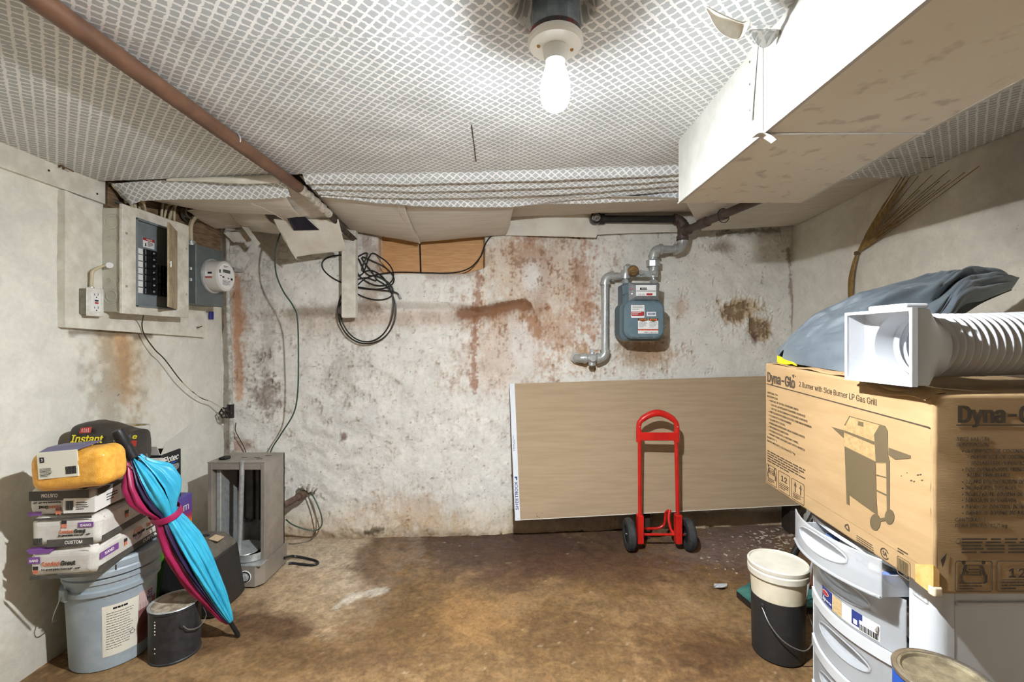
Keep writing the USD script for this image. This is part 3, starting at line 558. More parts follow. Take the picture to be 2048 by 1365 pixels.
def sign(par, px0, py0, px1, py1, Y, mat, name="label", r=.0012, t=.001): return obj(name, plate(px0, py0, px1, py1, Y, r, t), mat, par, False)
sign(ix, 1272, 571, 1312, 592, Yi, m_lab, "dial_plate")
sign(ix, 1280, 575.5, 1294, 580, Yi - .001, m_ink, "counter", .0005); sign(ix, 1272.5, 582, 1311.5, 582.8, Yi - .001, m_ink, "line", .0001); sign(ix, 1293, 587, 1305, 591, Yi - .001, m_red, "red_mark", .0004)
UX, UY = np.array([1., 0, 0]), np.array([0, 0, 1.])
def ftext(par, s, px, py, Y, h, mat, width=None, bold=False, name="lettering"):
    return obj(name, text(s, h, P(px, py, Y), UX, UY, width, bold), mat, par, False)
ftext(ix, "0000", 1282, 579.4, Yi - .0016, .009, m_lab, .036); ftext(ix, "15  10", 1277, 590.5, Yi - .0012, .008, m_ink, .036)
for px, py, m in ((1263, 578, m_red), (1264, 588, m_lab), (1267, 583, m_lab)): obj("seal", lathe([(0, .003), (.005, .002), (.0055, 0)], P(px, py, 2.822), (-.4, -1, 0), 12), m, ix)
bd = sign(fr, 1262, 610, 1289, 636, Yf - .001, m_lab, "badge", .006, .002); sign(bd, 1263, 623.5, 1288, 632, Yf - .0022, m_red, "red_panel", .001)
obj("print", frame(extr(dashes(rng, .07, .03, 3, .45)), P(1265, 621.5, Yf - .0022), UX, UY), M("ink_grey", (150, 146, 146), None, rough=.6), bd, False)
obj("print", frame(extr(dashes(rng, .07, .02, 2, .45)), P(1264.5, 631, Yf - .0034), UX, UY), m_lab, bd, False)
bc = sign(fr, 1293.5, 624, 1312, 633, Yf - .001, m_lab, "barcode_label", .001); obj("barcode", frame(extr(barcode(rng, .045, .014)), P(1296, 630.5, Yf - .0022), UX, UY), M("ink_blue", (70, 80, 120), None, rough=.6), bc, False)
wl = sign(fr, 1276, 637.5, 1316.5, 667.5, Yf - .001, m_lab, "warning_sticker", .001)
for a, b in ((1276, 1295.5), (1297, 1316.5)):
    sign(wl, a, 637.5, b, 641.5, Yf - .0018, m_ink, "header", .0004); obj("header_arrow", frame(extr([(0, 0), (.03, -.007), (.06, 0)]), P(a, 641.5, Yf - .0024), UX, UY), m_ink, wl, False); sign(wl, a + 2, 638.2, b - 2, 641.8, Yf - .0032, m_orange, "orange_field", .003)
ftext(wl, "WARNING", 1279, 641.2, Yf - .0046, .006, m_ink, .042, True); ftext(wl, "AVISO", 1301, 641.2, Yf - .0046, .006, m_ink, .034, True)
obj("print", frame(extr(unary_union([dashes(rng, .055, .036, 5, .45), *[sbox(g.bounds[0] + .066, g.bounds[1], g.bounds[2] + .066, g.bounds[3]) for g in dashes(rng, .052, .036, 6, .45).geoms]])), P(1277.5, 656, Yf - .002), UX, UY), M("ink_faint", (150, 150, 154), None, rough=.6), wl, False)
sign(wl, 1276, 658.5, 1316.5, 661.5, Yf - .0018, m_red, "red_band", .0004); ftext(wl, "DO NOT USE GAS", 1278, 661.2, Yf - .003, .006, m_orange, .115, True)
ftext(wl, "CALL", 1288, 666, Yf - .0022, .007, m_ink, .028, True); ftext(wl, "1 800 000", 1298, 666.4, Yf - .0022, .006, m_ink, .05)
# meter bar and swivels
for px, bot, top in ((1251, 571, 556), (1307, 571, 553)):
    sw = obj("swivel", cat([cyl(P(px, bot, Yp - .02), P(px, top, Yp - .02), .015), lathe([(.018, 0), (.024, .001), (.025, .02), (.022, .026), (.018, .026)], P(px, 568, Yp - .02), Zu, 6)]), m_galv, gm, 20)
obj("bracket", hullm([P(x, y, Y) for x, y in ((1243, 572), (1262, 571), (1262, 583), (1246, 590)) for Y in (2.86, 2.96)]), m_mdark, gm, False)
bar = thing("meter_bar", "cast meter bar with a brass plug joining the two pipes above the gas meter", "pipe fitting", P(1280, 548, Yp))
cY = Yp - .02
obj("bar", cat([lathe([(.02, -.03), (.031, -.03), (.034, 0), (.028, .025), (.02, .028)], P(1251, 549, cY), Zu, 22), lathe([(.02, -.03), (.028, -.03), (.032, 0), (.028, .05), (.02, .05)], P(1307, 547, cY), Zu, 22), hullm([P(x, y, Y) for x in (1255, 1304) for y in (541.5, 554) for Y in (cY - .012, cY + .012)]), rbx(P(1249, 546, cY - .02), P(1270, 532, cY + .02), .012)]), m_galv, bar)
obj("brass_plug", cat([lathe([(0, .035), (.028, .033), (.034, .028), (.036, .0), (0, 0)], P(1265, 543, cY - .018), (0, -1, 0), 26), rot(bx(P(1265, 543, cY - .06) - (.019, 0, .008), P(1265, 543, cY - .05) + (.019, 0, .008), .002), -12, (0, 1, 0), P(1265, 543, cY))]), M("brass_worn", (150, 118, 76), (126, 98, 64), 30, .45, .6), bar)
for px in (1281, 1307): obj("hex_bolt", lathe([(0, .016), (.016, .016), (.0175, .013), (.0175, 0)], P(px, 546, cY - .014 - (.016 if px > 1300 else 0)), (0, -1, 0), 6), m_galv, bar, 15)
obj("ring", tube([P(1256 + 5.5 * math.cos(a), 535 + 5.5 * math.sin(a), cY) for a in np.linspace(0, 2 * math.pi, 20, endpoint=False)], .006, 8, closed=True), m_galv, bar)
gu = thing("gas_offset_pipe", "galvanised pipe and union stepping from the meter up to the black tee", "pipe", P(1306, 520, cY))
un = P(1306, 526, cY)
obj("union", cat([lathe([(.026, -.03), (.044, -.026), (.046, .0), (.046, .012), (.038, .018), (.03, .02)], un, Zu, 8), cyl(un + Zu * .02, un + Zu * .05, .028)]), m_galv, gu, 20)
obj("nipple", cyl(un + Zu * .045, P(1306.5, 509, cY), .0225), M("brass_nipple", (176, 160, 120), None, rough=.4, metal=.7), gu)
ea = P(1307, 499, cY); eb = P(1365, 497, cY); eb[2] = ea[2]
elbow(gu, ea, -Zu, Xa, r1, m_galv); elbow(gu, eb, -Xa, Zu, r1, m_galv); pipe_set(gu, [ea + Xa * .04, eb - Xa * .04], r1, m_galv)
gb = thing("black_gas_pipe", "black iron gas pipe with a capped end on the cardboard above the gas meter", "pipe", P(1280, 437, cY))
tee = eb + Zu * .115; top = P(1367, 439, cY); top[0] = eb[0]
pipe_set(gb, [eb + Zu * .05, tee], r1, m_black)
obj("tee", cat([cyl(tee - Zu * .055, tee + Zu * .05, r1 * 1.35), cyl(tee - Zu * .055, tee - Zu * .03, r1 * 1.55), cyl(tee + Zu * .03, tee + Zu * .055, r1 * 1.55)]), m_brown, gb)
elbow(gb, top, -Zu, -Xa, r1, m_brown); cap_ = P(1190, 436, cY); cap_[2] = top[2]
pipe_set(gb, [top - Xa * .04, cap_ + Xa * .02], r1, m_black)
ce = obj("end_elbow", cat([cyl(cap_ + Xa * .06, cap_ + Xa * .02, r1 * 1.4), lathe([(0, -.03), (.034, -.028), (.038, 0), (.038, .04), (.03, .044)], cap_, (0, -1, 0), 24)]), m_black, gb)
obj("plug", cat([lathe([(0, .006), (.026, .006), (.027, 0)], cap_ - Yv * .044, (0, -1, 0), 24), rot(bx(cap_ + (-.011, -.064, -.011), cap_ + (.011, -.048, .011), .002), 40, (0, 1, 0), cap_)]), M("plug_worn", (160, 156, 150), (90, 86, 82), 60, .5, .5), ce)
gd = thing("brown_gas_pipe", "brown painted pipe slanting from the tee up under the air duct", "pipe", tee)
far = np.array([1.215, 2.47, 1.995]); dd = (far - tee) / np.linalg.norm(far - tee)
pipe_set(gd, [tee + dd * .03, far + dd * .25], .023, m_brown)
for s0, s1, rr in ((.03, .07, .034), (.20, .27, .031), (.40, .43, .03)): obj("coupling", cyl(tee + dd * s0, tee + dd * s1, rr), m_brown, gd)
c0 = tee + dd * .42; sd = np.cross(dd, Zu); sd /= np.linalg.norm(sd); nd = np.cross(sd, dd)
obj("hanger_wire", tube([c0 + .034 * (sd * math.cos(a) + nd * math.sin(a)) + (0, 0, -.012 if math.sin(a) < 0 else 0) for a in np.linspace(0, 2 * math.pi, 26, endpoint=False)], .0022, 6, closed=True), m_black, gd)
# ================================================================ left wall: boards, breaker panel, outlet, electricity meter, wires
tb = thing("trim_board", "long white painted board nailed along the top of the left wall", "board", (WALL_L, 1.85, 1.9))
obj("board", hullm([(x, y, z) for x in (WALL_L - .02, -1.832) for y, z in ((1.60, 1.905), (1.60, 2.0), (2.05, 2.0), (2.05, 1.898))]), m_white, tb, False)
for y, z in ((1.80, 1.955), (2.01, 1.93)): obj("nail", lathe([(0, .002), (.004, .0015), (.0045, 0)], (-1.832, y, z), Xa, 10), m_black, tb)
for k, (y, z) in enumerate(((1.845, 1.985), (1.86, 1.982))): obj("bent_nail", wire([(-1.835, y, z), (-1.815, y - .012, z + .002), (-1.80, y - .02 + .03 * k, z - .006)], .003, 4), M("rusty_nail", (110, 84, 62), None, rough=.8) if k == 0 else UsdShade.Material.Get(stage, "/World/Looks/rusty_nail"), tb)
bk = thing("brown_board", "bare brown wooden board on the wall above the breaker panel", "board", (WALL_L, 2.5, 1.8))
obj("board", bx((WALL_L - .02, 2.06, 1.62), (-1.828, 2.86, 2.04), .002), M("bare_brown_wood", (104, 80, 58), (140, 116, 88), 7, .85, stretch=(1, 2, 14)), bk, False)
bb = thing("backing_board", "white painted plywood backing board behind the breaker panel and outlet", "board", (WALL_L, 2.3, 1.35))
obj("board", hullm([(x, y, z) for x in (WALL_L - .02, -1.82) for y, z in ((1.853, 1.336), (2.70, 1.302), (2.70, 1.80), (2.03, 1.865), (1.853, 1.895))]), m_white, bb, False)
obj("nail", wire([onx(395, 655, -1.82), onx(398, 655, -1.79), onx(404, 653, -1.785)], .003, 4), UsdShade.Material.Get(stage, "/World/Looks/rusty_nail"), bb)

m_pbox = M("panel_box_paint", (198, 196, 182), (186, 183, 168), 12, .5, bump=.15); m_cover = M("panel_cover_paint", (222, 218, 206), (196, 190, 176), 18, .55, bump=.3, bs=60)
m_grey = M("enclosure_grey", (122, 130, 134), (112, 120, 124), 20, .45, bump=.06); m_mgrey = M("meter_box_grey", (98, 106, 106), (88, 95, 95), 20, .5, bump=.08); m_tan = M("aged_door_paint", (176, 162, 134), (150, 134, 104), 16, .65, bump=.3)
pn = thing("breaker_panel", "electrical breaker panel with a half open narrow door on the left wall", "breaker panel", (-1.8, 2.2, 1.4))
pb = obj("box", bx((-1.82, 2.022, 1.410), (-1.733, 2.41, 1.872), .002), m_pbox, pn, False)
def ring(c, r, ax=(0, -1, 0), h=.0016): return lathe([(r - .0016, 0), (r - .001, h), (r + .001, h), (r + .0016, 0)], c, ax, 24)
for px, py, r in ((224, 443, .034), (224, 443, .022), (218, 477, .011), (234, 477, .011), (230, 503, .008), (218, 561, .011), (234, 560, .011), (224, 592, .034), (224, 592, .022)):
    obj("knockout", ring(P(px - 1, py, 2.0215), r), m_pbox, pb)
xc = -1.72
cv = obj("cover", cat([bx((-1.735, y0, z0), (xc, y1, z1), .002) for y0, y1, z0, z1 in ((2.009, 2.083, 1.402, 1.888), (2.328, 2.423, 1.404, 1.894), (2.083, 2.328, 1.846, 1.891), (2.083, 2.328, 1.402, 1.438))]), m_cover, pn, False)
for px, py in ((253, 467), (253, 573), (373, 498), (373, 589)): obj("screw", lathe([(0, .004), (.004, .0035), (.006, 0)], onx(px, py, xc), Xa, 12), m_galv, cv)
df = obj("dead_front", cat([bx((-1.742, 2.083, 1.438), (-1.730, 2.328, 1.846), .001), bx((-1.735, 2.083, 1.438), (-1.716, 2.090, 1.846), .001), bx((-1.735, 2.083, 1.836), (-1.716, 2.328, 1.846), .001), bx((-1.735, 2.083, 1.438), (-1.716, 2.328, 1.446), .001)]), m_grey, pn, False)
xd = -1.7295
m_brk = M("breaker_black", (22, 23, 26), None, rough=.4)
def ypx(px, x=-1.727): return x * F / (px - CX)
for k in range(7):
    z1 = 1.713 - k * .0305; b = obj("breaker", bx((xd, 2.135, z1 - .0285), (xd + .012, 2.205, z1), .002), m_brk, pn, False)
    obj("switch", bx((xd + .01, 2.172, z1 - .021), (xd + .019, 2.188, z1 - .008), .002), m_brk, b, False); obj("mark", bx((xd + .019, 2.177, z1 - .017), (xd + .0196, 2.180, z1 - .011), 0), m_lab, b, False)
    obj("circuit_label", bx((xd, 2.104, z1 - .027), (xd + .0012, 2.131, z1 - .002), 0), m_lab, pn, False)
for k in range(5):
    z1 = 1.650 - k * .0305; b = obj("breaker", bx((xd, 2.222, z1 - .0285), (xd + .012, 2.282, z1), .002), m_brk, pn, False); obj("switch", bx((xd + .01, 2.235, z1 - .021), (xd + .019, 2.25, z1 - .008), .002), m_brk, b, False)
    obj("circuit_label", bx((xd, 2.288, z1 - .027), (xd + .0012, 2.312, z1 - .002), 0), m_lab, pn, False)
LX, LZ = np.array([0, 1., 0]), np.array([0, 0, 1.])        # print on the left wall reads along +y
dl = obj("danger_label", bx((xd, 2.132, 1.722), (xd + .001, 2.20, 1.766), 0), m_lab, pn, False); obj("red_band", bx((xd + .001, 2.132, 1.754), (xd + .0016, 2.20, 1.766), 0), m_red, dl, False)
obj("lettering", text("DANGER", .006, (xd + .0017, 2.150, 1.757), LX, LZ, .034, True), m_lab, dl, False); obj("figure", frame(extr(unary_union([Point(0, .012).buffer(.003), Polygon([(-.004, 0), (.004, 0), (.003, .009), (-.003, .009)])])), (xd + .0012, 2.147, 1.728), LX, LZ), m_ink, dl, False)
obj("print", frame(extr(dashes(rng, .034, .022, 4, .4)), (xd + .0012, 2.160, 1.728), LX, LZ), m_ink, dl, False)
h0 = np.array([xc + .002, 2.33, 0]); dd_ = np.array([.46, -.888, 0])
dq = [h0 + dd_ * t + LZ * z for t, z in ((0, 1.842), (.20, 1.842), (.20, 1.442), (0, 1.442))]; nn = np.array([.888, .46, 0]) * .004
dr = obj("door", hullm([q + nn for q in dq] + [q - nn for q in dq]), m_tan, pn, False, label="narrow aged panel door standing half open")
obj("latch", bx(h0 + dd_ * .185 + (0, 0, 1.63), h0 + dd_ * .195 + (.008, .006, 1.66), .001), m_galv, dr, False)

ob = thing("outlet_box", "surface mounted white outlet with black slots left of the breaker panel", "outlet", (-1.8, 1.95, 1.38))
obj("box", rbx((-1.825, 1.912, 1.392), (-1.786, 1.984, 1.502), .006), M("outlet_box_steel", (138, 136, 122), (118, 116, 102), 25, .5, .3), ob)
pl = obj("plate", bx((-1.788, 1.908, 1.386), (-1.782, 1.988, 1.506), .002), M("outlet_plate", (226, 224, 216), (206, 202, 192), 30, .5), ob, False)
rc = obj("receptacle", bx((-1.783, 1.927, 1.405), (-1.779, 1.970, 1.487), .002), m_lab, ob, False)
for zc_ in (1.474, 1.418):
    for dy, hh in ((-.0095, .009), (.0065, .011)): obj("slot", bx((-1.7795, 1.948 + dy, zc_), (-1.7786, 1.9505 + dy, zc_ + hh), 0), m_ink, rc, False)
    obj("slot", lathe([(0, .0006), (.003, .0005), (.003, 0)], (-1.7792, 1.949, zc_ - .007), Xa, 12), m_ink, rc)
obj("button", bx((-1.7795, 1.941, 1.449), (-1.7775, 1.957, 1.456), .0005), m_ink, rc, False); obj("button", bx((-1.7795, 1.941, 1.439), (-1.7775, 1.957, 1.446), .0005), m_red, rc, False)
m_nm = M("beige_cable", (206, 192, 160), (188, 172, 138), 20, .5)
oc_ = thing("outlet_cable", "short pale cable looping from the outlet box to the breaker panel side", "cable", (-1.8, 1.95, 1.5))
obj("cable", wire([(-1.80, 1.947, 1.50), (-1.80, 1.948, 1.545), P(186, 543, 1.95), P(205, 533, 1.99), P(219, 531, 2.012), P(222, 531, 2.03)], .006, 8), m_nm, oc_)
obj("connector", cyl(P(219, 531, 2.0), P(220, 531, 2.024), .013, sides=14), m_lab, oc_); obj("connector", cyl((-1.80, 1.947, 1.50), (-1.80, 1.947, 1.512), .011, sides=14), m_galv, oc_)

em = thing("electricity_meter", "round glass electricity meter on a grey steel box near the wall corner", "meter", (-1.78, 2.56, 1.48))
mbx = obj("box", cat([bx((-1.828, 2.45, 1.482), (-1.705, 2.68, 1.80), .003), bx((-1.71, 2.448, 1.478), (-1.70, 2.683, 1.804), .002)]), m_mgrey, em, False)
for z in (1.60, 1.66): obj("latch", rbx((-1.735, 2.440, z), (-1.72, 2.452, z + .02), .005), m_galv, mbx)
obj("hub", lathe([(.028, 0), (.028, .012), (.022, .014), (.022, .03), (.018, .032)], (-1.765, 2.50, 1.80), Zu, 20), m_galv, mbx)
mc = (-1.70, 2.578, 1.647)
obj("collar", lathe([(.097, 0), (.099, .004), (.097, .012), (.088, .014)], mc, Xa, 40), m_galv, em)
obj("can", lathe([(.087, .008), (.087, .072), (.084, .079), (.078, .081), (.0, .081)], mc, Xa, 44), M("meter_cover", (206, 202, 196), None, rough=.18, coat_weight=.5), em)
fx = mc[0] + .0815; fc = obj("face", lathe([(0, .001), (.072, .001), (.073, 0)], (fx, mc[1], mc[2]), Xa, 40), m_lab, em)
def mface(y0, z0, y1, z1, mat, name, par=fc, d=.001): return obj(name, bx((fx + .001, mc[1] + y0, mc[2] + z0), (fx + .001 + d, mc[1] + y1, mc[2] + z1), 0), mat, par, False)
mface(-.030, .018, .034, .036, M("display_dark", (70, 76, 74), None, rough=.2), "display"); mface(-.055, -.005, -.045, .0, m_ink, "mark"); mface(-.035, -.012, -.020, -.004, m_ink, "mark"); mface(.012, -.014, .022, -.008, m_ink, "mark"); mface(.040, -.018, .056, -.006, m_ink, "mark"); mface(-.062, .012, -.052, .03, m_ink, "mark")
obj("print", frame(extr(dashes(rng, .075, .03, 5, .45)), (fx + .0012, mc[1] - .035, mc[2] - .055), LX, LZ), M("ink_mid", (120, 122, 124), None, rough=.6), fc, False)
obj("print", frame(extr(dashes(rng, .05, .010, 2, .45)), (fx + .0012, mc[1] - .025, mc[2] + .046), LX, LZ), m_ink, fc, False)
# sticker on the side of the can that faces the camera
for a0, a1, x0_, x1_, mat, nm in ((238, 262, .02, .058, m_lab, "sticker"), (256, 262, .020, .058, M("sticker_red", (150, 70, 56), None, rough=.5), "red_band"), (240, 247, .034, .058, m_ink, "black_square")):
    A, Xs = np.meshgrid(np.radians(np.linspace(a0, a1, 8)) - math.radians(68), np.linspace(x0_, x1_, 4), indexing="ij"); rr = .0875 + (.0006 if nm != "sticker" else 0)
    obj(nm, surf(np.stack([mc[0] + Xs, mc[1] + rr * np.cos(A), mc[2] + rr * np.sin(A)], -1)), mat, em, True)

# pale cables from the ceiling void into the panel
crv = [[(236, 392, 2.12), (236, 405, 2.12), (250, 402, 2.14), (262, 430, 2.18)], [(255, 385, 2.16), (258, 405, 2.17), (256, 432, 2.18)], [(268, 392, 2.2), (270, 410, 2.2), (272, 436, 2.2)], [(284, 385, 2.2), (280, 410, 2.2), (278, 438, 2.2)], [(286, 384, 2.22), (287, 400, 2.22), (284, 440, 2.22)],
       [(212, 362, 2.05), (232, 382, 2.08), (262, 394, 2.13), (284, 404, 2.16), (290, 420, 2.2), (288, 440, 2.22)], [(322, 396, 2.35), (322, 420, 2.34), (320, 446, 2.33)], [(350, 408, 2.42), (336, 412, 2.38), (326, 430, 2.36), (327, 448, 2.35)], [(354, 408, 2.42), (342, 425, 2.4), (336, 450, 2.37)], [(360, 408, 2.42), (350, 414, 2.41), (348, 450, 2.39)]]
for k, pts in enumerate(crv):
    q = [P(*p) for p in pts]
    for p in q: p[0] = max(p[0], -1.80)
    if k < 6: q[0][2] = min(q[0][2], 1.985)
    q[-1][2] = min(q[-1][2], 1.868); q[-1][0] = np.clip(q[-1][0], -1.80, -1.75)
    ct = thing("power_cable", ("long beige cable arching over from the rusty pipe end into the breaker panel" if k == 5 else "beige cable above the breaker panel, %s from the left" % ["first", "second", "third", "fourth", "fifth", "", "sixth", "seventh", "eighth", "ninth"][k]), "cable", q[-1], "beige cables above the breaker panel"); obj("cable", wire(q, .0075 if k in (1, 4, 8) else .006, 8), m_nm, ct)
dkc = thing("dark_cable", "dark grey cable curving from a rusty pipe end to the breaker panel top", "cable", P(215, 380, 2.08)); obj("cable", wire([P(208, 372, 2.06), P(216, 392, 2.08), P(232, 404, 2.1), P(246, 408, 2.12)], .007), M("dark_cable", (76, 68, 58), None, rough=.6), dkc)
rp = thing("rusty_pipe_end", "short rusty pipe end in the corner above the breaker panel", "pipe", P(213, 368, 2.06)); obj("pipe", lathe([(.014, -.05), (.018, -.05), (.018, .02), (.012, .02), (.012, 0), (0, 0)], P(213, 370, 2.07), (.4, -1, 0), 18), M("rust", (92, 66, 50), (66, 48, 38), 40, .9), rp)
for k, pts in enumerate(([(372, 415, 2.45), (372, 430, 2.48), (385, 438, 2.55), (400, 440, 2.62)], [(362, 416, 2.46), (366, 436, 2.5), (380, 446, 2.56), (392, 446, 2.6)])):
    ct = thing("meter_cable", ["upper dark cable drooping above the electricity meter", "lower dark cable drooping above the electricity meter"][k], "cable", P(*pts[0]), "dark cables above the meter"); obj("cable", wire([P(*p) for p in pts], .007), UsdShade.Material.Get(stage, "/World/Looks/dark_cable"), ct)
sc = thing("service_cable", "thick pale cable entering the top of the grey meter box", "cable", (-1.765, 2.5, 1.83)); obj("cable", wire([(-1.765, 2.50, 1.825), (-1.766, 2.50, 1.87), (-1.77, 2.505, 1.91), (-1.785, 2.54, 1.95), (-1.80, 2.60, 2.0)], .012, 8), m_nm, sc)

# corner conduit with valve
m_cond = M("conduit_paint", (206, 204, 196), (150, 146, 136), 26, .55, bump=.3)
cd = thing("corner_pipe", "white painted vertical pipe running down the left corner of the room", "pipe", (-1.775, 2.83, .0))
xc_, yc_ = -1.785, 2.84
obj("pipe", tube(spline([(xc_ + .01, yc_, 1.98), (xc_ + .012, yc_, 1.5), (xc_ + .025, yc_ + .005, 1.1), (xc_ + .03, yc_, .84), (xc_ + .045, yc_, .3), (xc_ + .045, yc_, .0)], 8), .0125, 14), m_cond, cd)
obj("elbow_pipe", tube(spline([(xc_ + .01, yc_, 1.95), (xc_ + .012, yc_, 1.975), (xc_ + .03, yc_, 1.985), (xc_ + .10, yc_, 1.985), (xc_ + .19, yc_ - .02, 1.985)], 6), .02, 14), m_cond, cd)
vt = obj("valve_body", cat([cyl((xc_ + .029, yc_, .80), (xc_ + .029, yc_, .885), .02, sides=16), cyl((xc_ + .03, yc_, .84), (xc_ + .03, yc_ - .05, .84), .012, sides=12)]), m_black, cd)
wc = np.array([xc_ + .028, yc_ - .055, .84])
obj("hand_wheel", cat([tube([wc + .03 * np.array([math.cos(a), 0, math.sin(a)]) * (1 + .10 * math.cos(6 * a)) for a in np.linspace(0, 2 * math.pi, 48, endpoint=False)], .005, 8, closed=True), cyl(wc + (0, .012, 0), wc - (0, .008, 0), .009, sides=12)] + [cyl(wc, wc + .03 * np.array([math.cos(a), 0, math.sin(a)]), .0035, sides=6) for a in np.arange(5) * 2 * math.pi / 5]), m_black, vt)
sl = thing("white_strip", "narrow white strip hanging at an angle under the ribbed cardboard", "strip", P(500, 470, 2.75))
obj("strip", hullm([P(x, y, Y) for x, y in ((478, 446), (490, 446), (521, 488), (514, 494)) for Y in (2.72, 2.735)]), m_white, sl, False)
sw_ = thing("serrated_flap", "small pale flap with a serrated lower edge under the ceiling near the corner pipe", "flap", P(470, 480, 2.82))
pg = Polygon([(447, 466), (490, 463), (503, 480)] + [(503 - k * 1.7, 480 + (2.2 if k % 2 else 5) + .06 * k) for k in range(1, 18)] + [(468, 486)])
pp = np.array(pg.exterior.coords)[:-1]; A = [P(x, y, 2.80) for x, y in pp]; O_ = P(470, 480, 2.80)
obj("flap", frame(extr(Polygon([(q[0] - O_[0], q[2] - O_[2]) for q in A]), .003), O_, UX, UY), m_card2, sw_, False)
st = thing("pipe_stub", "small capped pipe stub sticking out of the wall right of the electricity meter", "pipe", onb(482, 543, .05))
s0 = onb(490, 543, .0); obj("pipe", cat([cyl(s0 + Yv * .03, s0 - (.02, .06, 0), .011, sides=14), cyl(s0 - (.02, .06, 0), s0 - (.028, .085, 0), .015, sides=8)]), m_galv, st, 20)
bcl = thing("blue_clip", "small blue plastic clip hanging on the wall below the meter", "clip", onx(420, 632, -1.84)); obj("clip", rbx(onx(417, 639, -1.84), onx(424, 624, -1.84) + (.012, 0, 0), .003), M("blue_plastic", (44, 48, 132), None, rough=.5), bcl)
m_gw = M("green_wire", (40, 72, 60), (70, 84, 74), 3, .5); m_thin = M("two_tone_wire", (200, 190, 166), (52, 44, 38), 2.2, .5, lo=.5, hi=.52)
tw = thing("thin_wire", "thin two-tone wire drooping diagonally across the left wall to the valve", "wire", onx(285, 640, -1.8))
obj("wire", wire([onx(287, 630, -1.74), onx(284, 652, -1.80), onx(290, 672, -1.80), onx(310, 700, -1.79), onx(330, 720, -1.79), onx(365, 765, -1.79), onx(400, 795, -1.79), onx(425, 805, -1.79), (xc_ + .02, yc_ - .05, .86), (xc_ + .06, yc_ - .04, .835)], .0028, 8), m_thin, tw)
gw = thing("green_wire", "long green wire hanging from the ceiling cardboard down behind the metal broiler", "wire", P(560, 470, 2.66))
obj("wire", wire([P(562, 462, 2.68), P(551, 500, 2.66), P(552, 545, 2.65), P(566, 582, 2.65), P(586, 612, 2.65), P(595, 640, 2.66), P(597, 720, 2.68), P(595, 790, 2.70), P(586, 830, 2.72), P(560, 872, 2.74), P(541, 905, 2.76), P(530, 960, 2.76), P(528, 1060, 2.78), P(540, 1098, 2.80)], .0042, 8), m_gw, gw)
gk = thing("ground_wire", "kinked bare wire at the rusty spot beside the corner pipe", "wire", onb(478, 880, .03)); obj("wire", wire([onb(472, 846, .02), onb(471, 862, .04), onb(480, 880, .04), onb(490, 900, .03), onb(494, 925, .03)], .0025), M("dark_wire", (60, 48, 42), None, rough=.6), gk)

# ---------------------------------------------------------------- back wall: post, coiled cable, boarded window, wires by the floor
wpst = thing("white_post", "white painted wooden post fixed to the back wall under the cardboard", "post", onb(698, 630, .03))
pa, pb_ = onb(683, 636, .11), onb(712, 462, .11); obj("post", bx((pa[0], backY(pa[0]) - .115, pa[2]), (pb_[0], backY(pb_[0]) - .072, 2.1), .004), m_white, wpst, False)
cc = thing("coiled_cable", "black coaxial cable coiled in loose loops over the white post", "cable", onb(720, 560, .1))
path = []
def loop(cx, cy, rx, ry, a0, a1, off0, off1, tilt=0, n=14):
    for k, a in enumerate(np.radians(np.linspace(a0, a1, n))):
        x, y = rx * math.cos(a), ry * math.sin(a); t = math.radians(tilt); path.append(onb(cx + x * math.cos(t) - y * math.sin(t), cy + x * math.sin(t) + y * math.cos(t), off0 + (off1 - off0) * k / (n - 1)))
loop(734, 622, 58, 66, -70, 290, .045, .05, 0, 18); loop(716, 545, 74, 30, -90, 262, .05, .045, 14, 18); loop(742, 574, 46, 24, -110, 240, .055, .045, 16); loop(748, 540, 42, 28, -120, 230, .045, .055, 30); loop(733, 612, 54, 72, -100, 180, .05, .05)
path += [onb(x, y, o) for x, y, o in ((720, 566, .05), (745, 552, .05), (790, 545, .06), (850, 546, .05), (905, 546, .05), (940, 536, .05), (962, 512, .05), (972, 486, .05), (986, 470, .06), (1004, 466, .07))]
obj("cable", tube(spline(path, 4), .0047, 7), M("black_coax", (30, 30, 28), None, rough=.45), cc)
tail = [onb(x, y, o) for x, y, o in ((700, 572, .05), (740, 578, .06), (775, 582, .06), (793, 586, .06), (800, 594, .06))]
obj("tail", tube(spline(tail, 6), .0047, 7), UsdShade.Material.Get(stage, "/World/Looks/black_coax"), cc); obj("plug", cyl(tail[-1] + (-.005, 0, .01), tail[-1] + (.006, 0, -.014), .008, sides=10), m_galv, cc)
wn = struct("window_1", onb(860, 510, -.06))
m_ply = M("orange_plywood", (198, 146, 92), (214, 164, 108), 5, .6, stretch=(2, 2, 22)); 
for i, (x0_, x1_, sh) in enumerate(((752, 840.5, 0.0), (843.5, 975, .010))):
    a, b = onb(x0_, 552, -.085), onb(x1_, 440, -.085)
    obj("board", hullm([(x + (z - a[2]) * -.03, backY(x) + .072 + sh + t, z) for x in (a[0], b[0]) for z in (a[2], b[2]) for t in (0, .01)]), m_ply, wn, False)
sa_, sb_ = onb(836, 552, -.094), onb(848, 440, -.094); obj('gap_shade_strip', bx((sa_[0], backY(sa_[0]) + .094, sa_[2]), (sb_[0], backY(sa_[0]) + .100, sb_[2]), 0), m_dark, wn, False)  # dark strip added behind the boards so the gap between them looks shaded
jb = [(onb(756 + k, 477 + 35 * j, -.03 - .04 * k)) for k in (0, 1) for j in (0, 2)]
obj("frame_strip", bx(onb(753, 545, -.06), onb(757, 474, .005), .001), M("raw_pink_wood", (206, 180, 160), None, rough=.8), wn, False)
jk = thing("broken_pipe", "broken rusty pipe end with crumbling wire ends sticking from the lower back wall", "pipe", onb(620, 985, .1))
e0, e1 = onb(618, 983, -.02), P(566, 1012, 2.70)
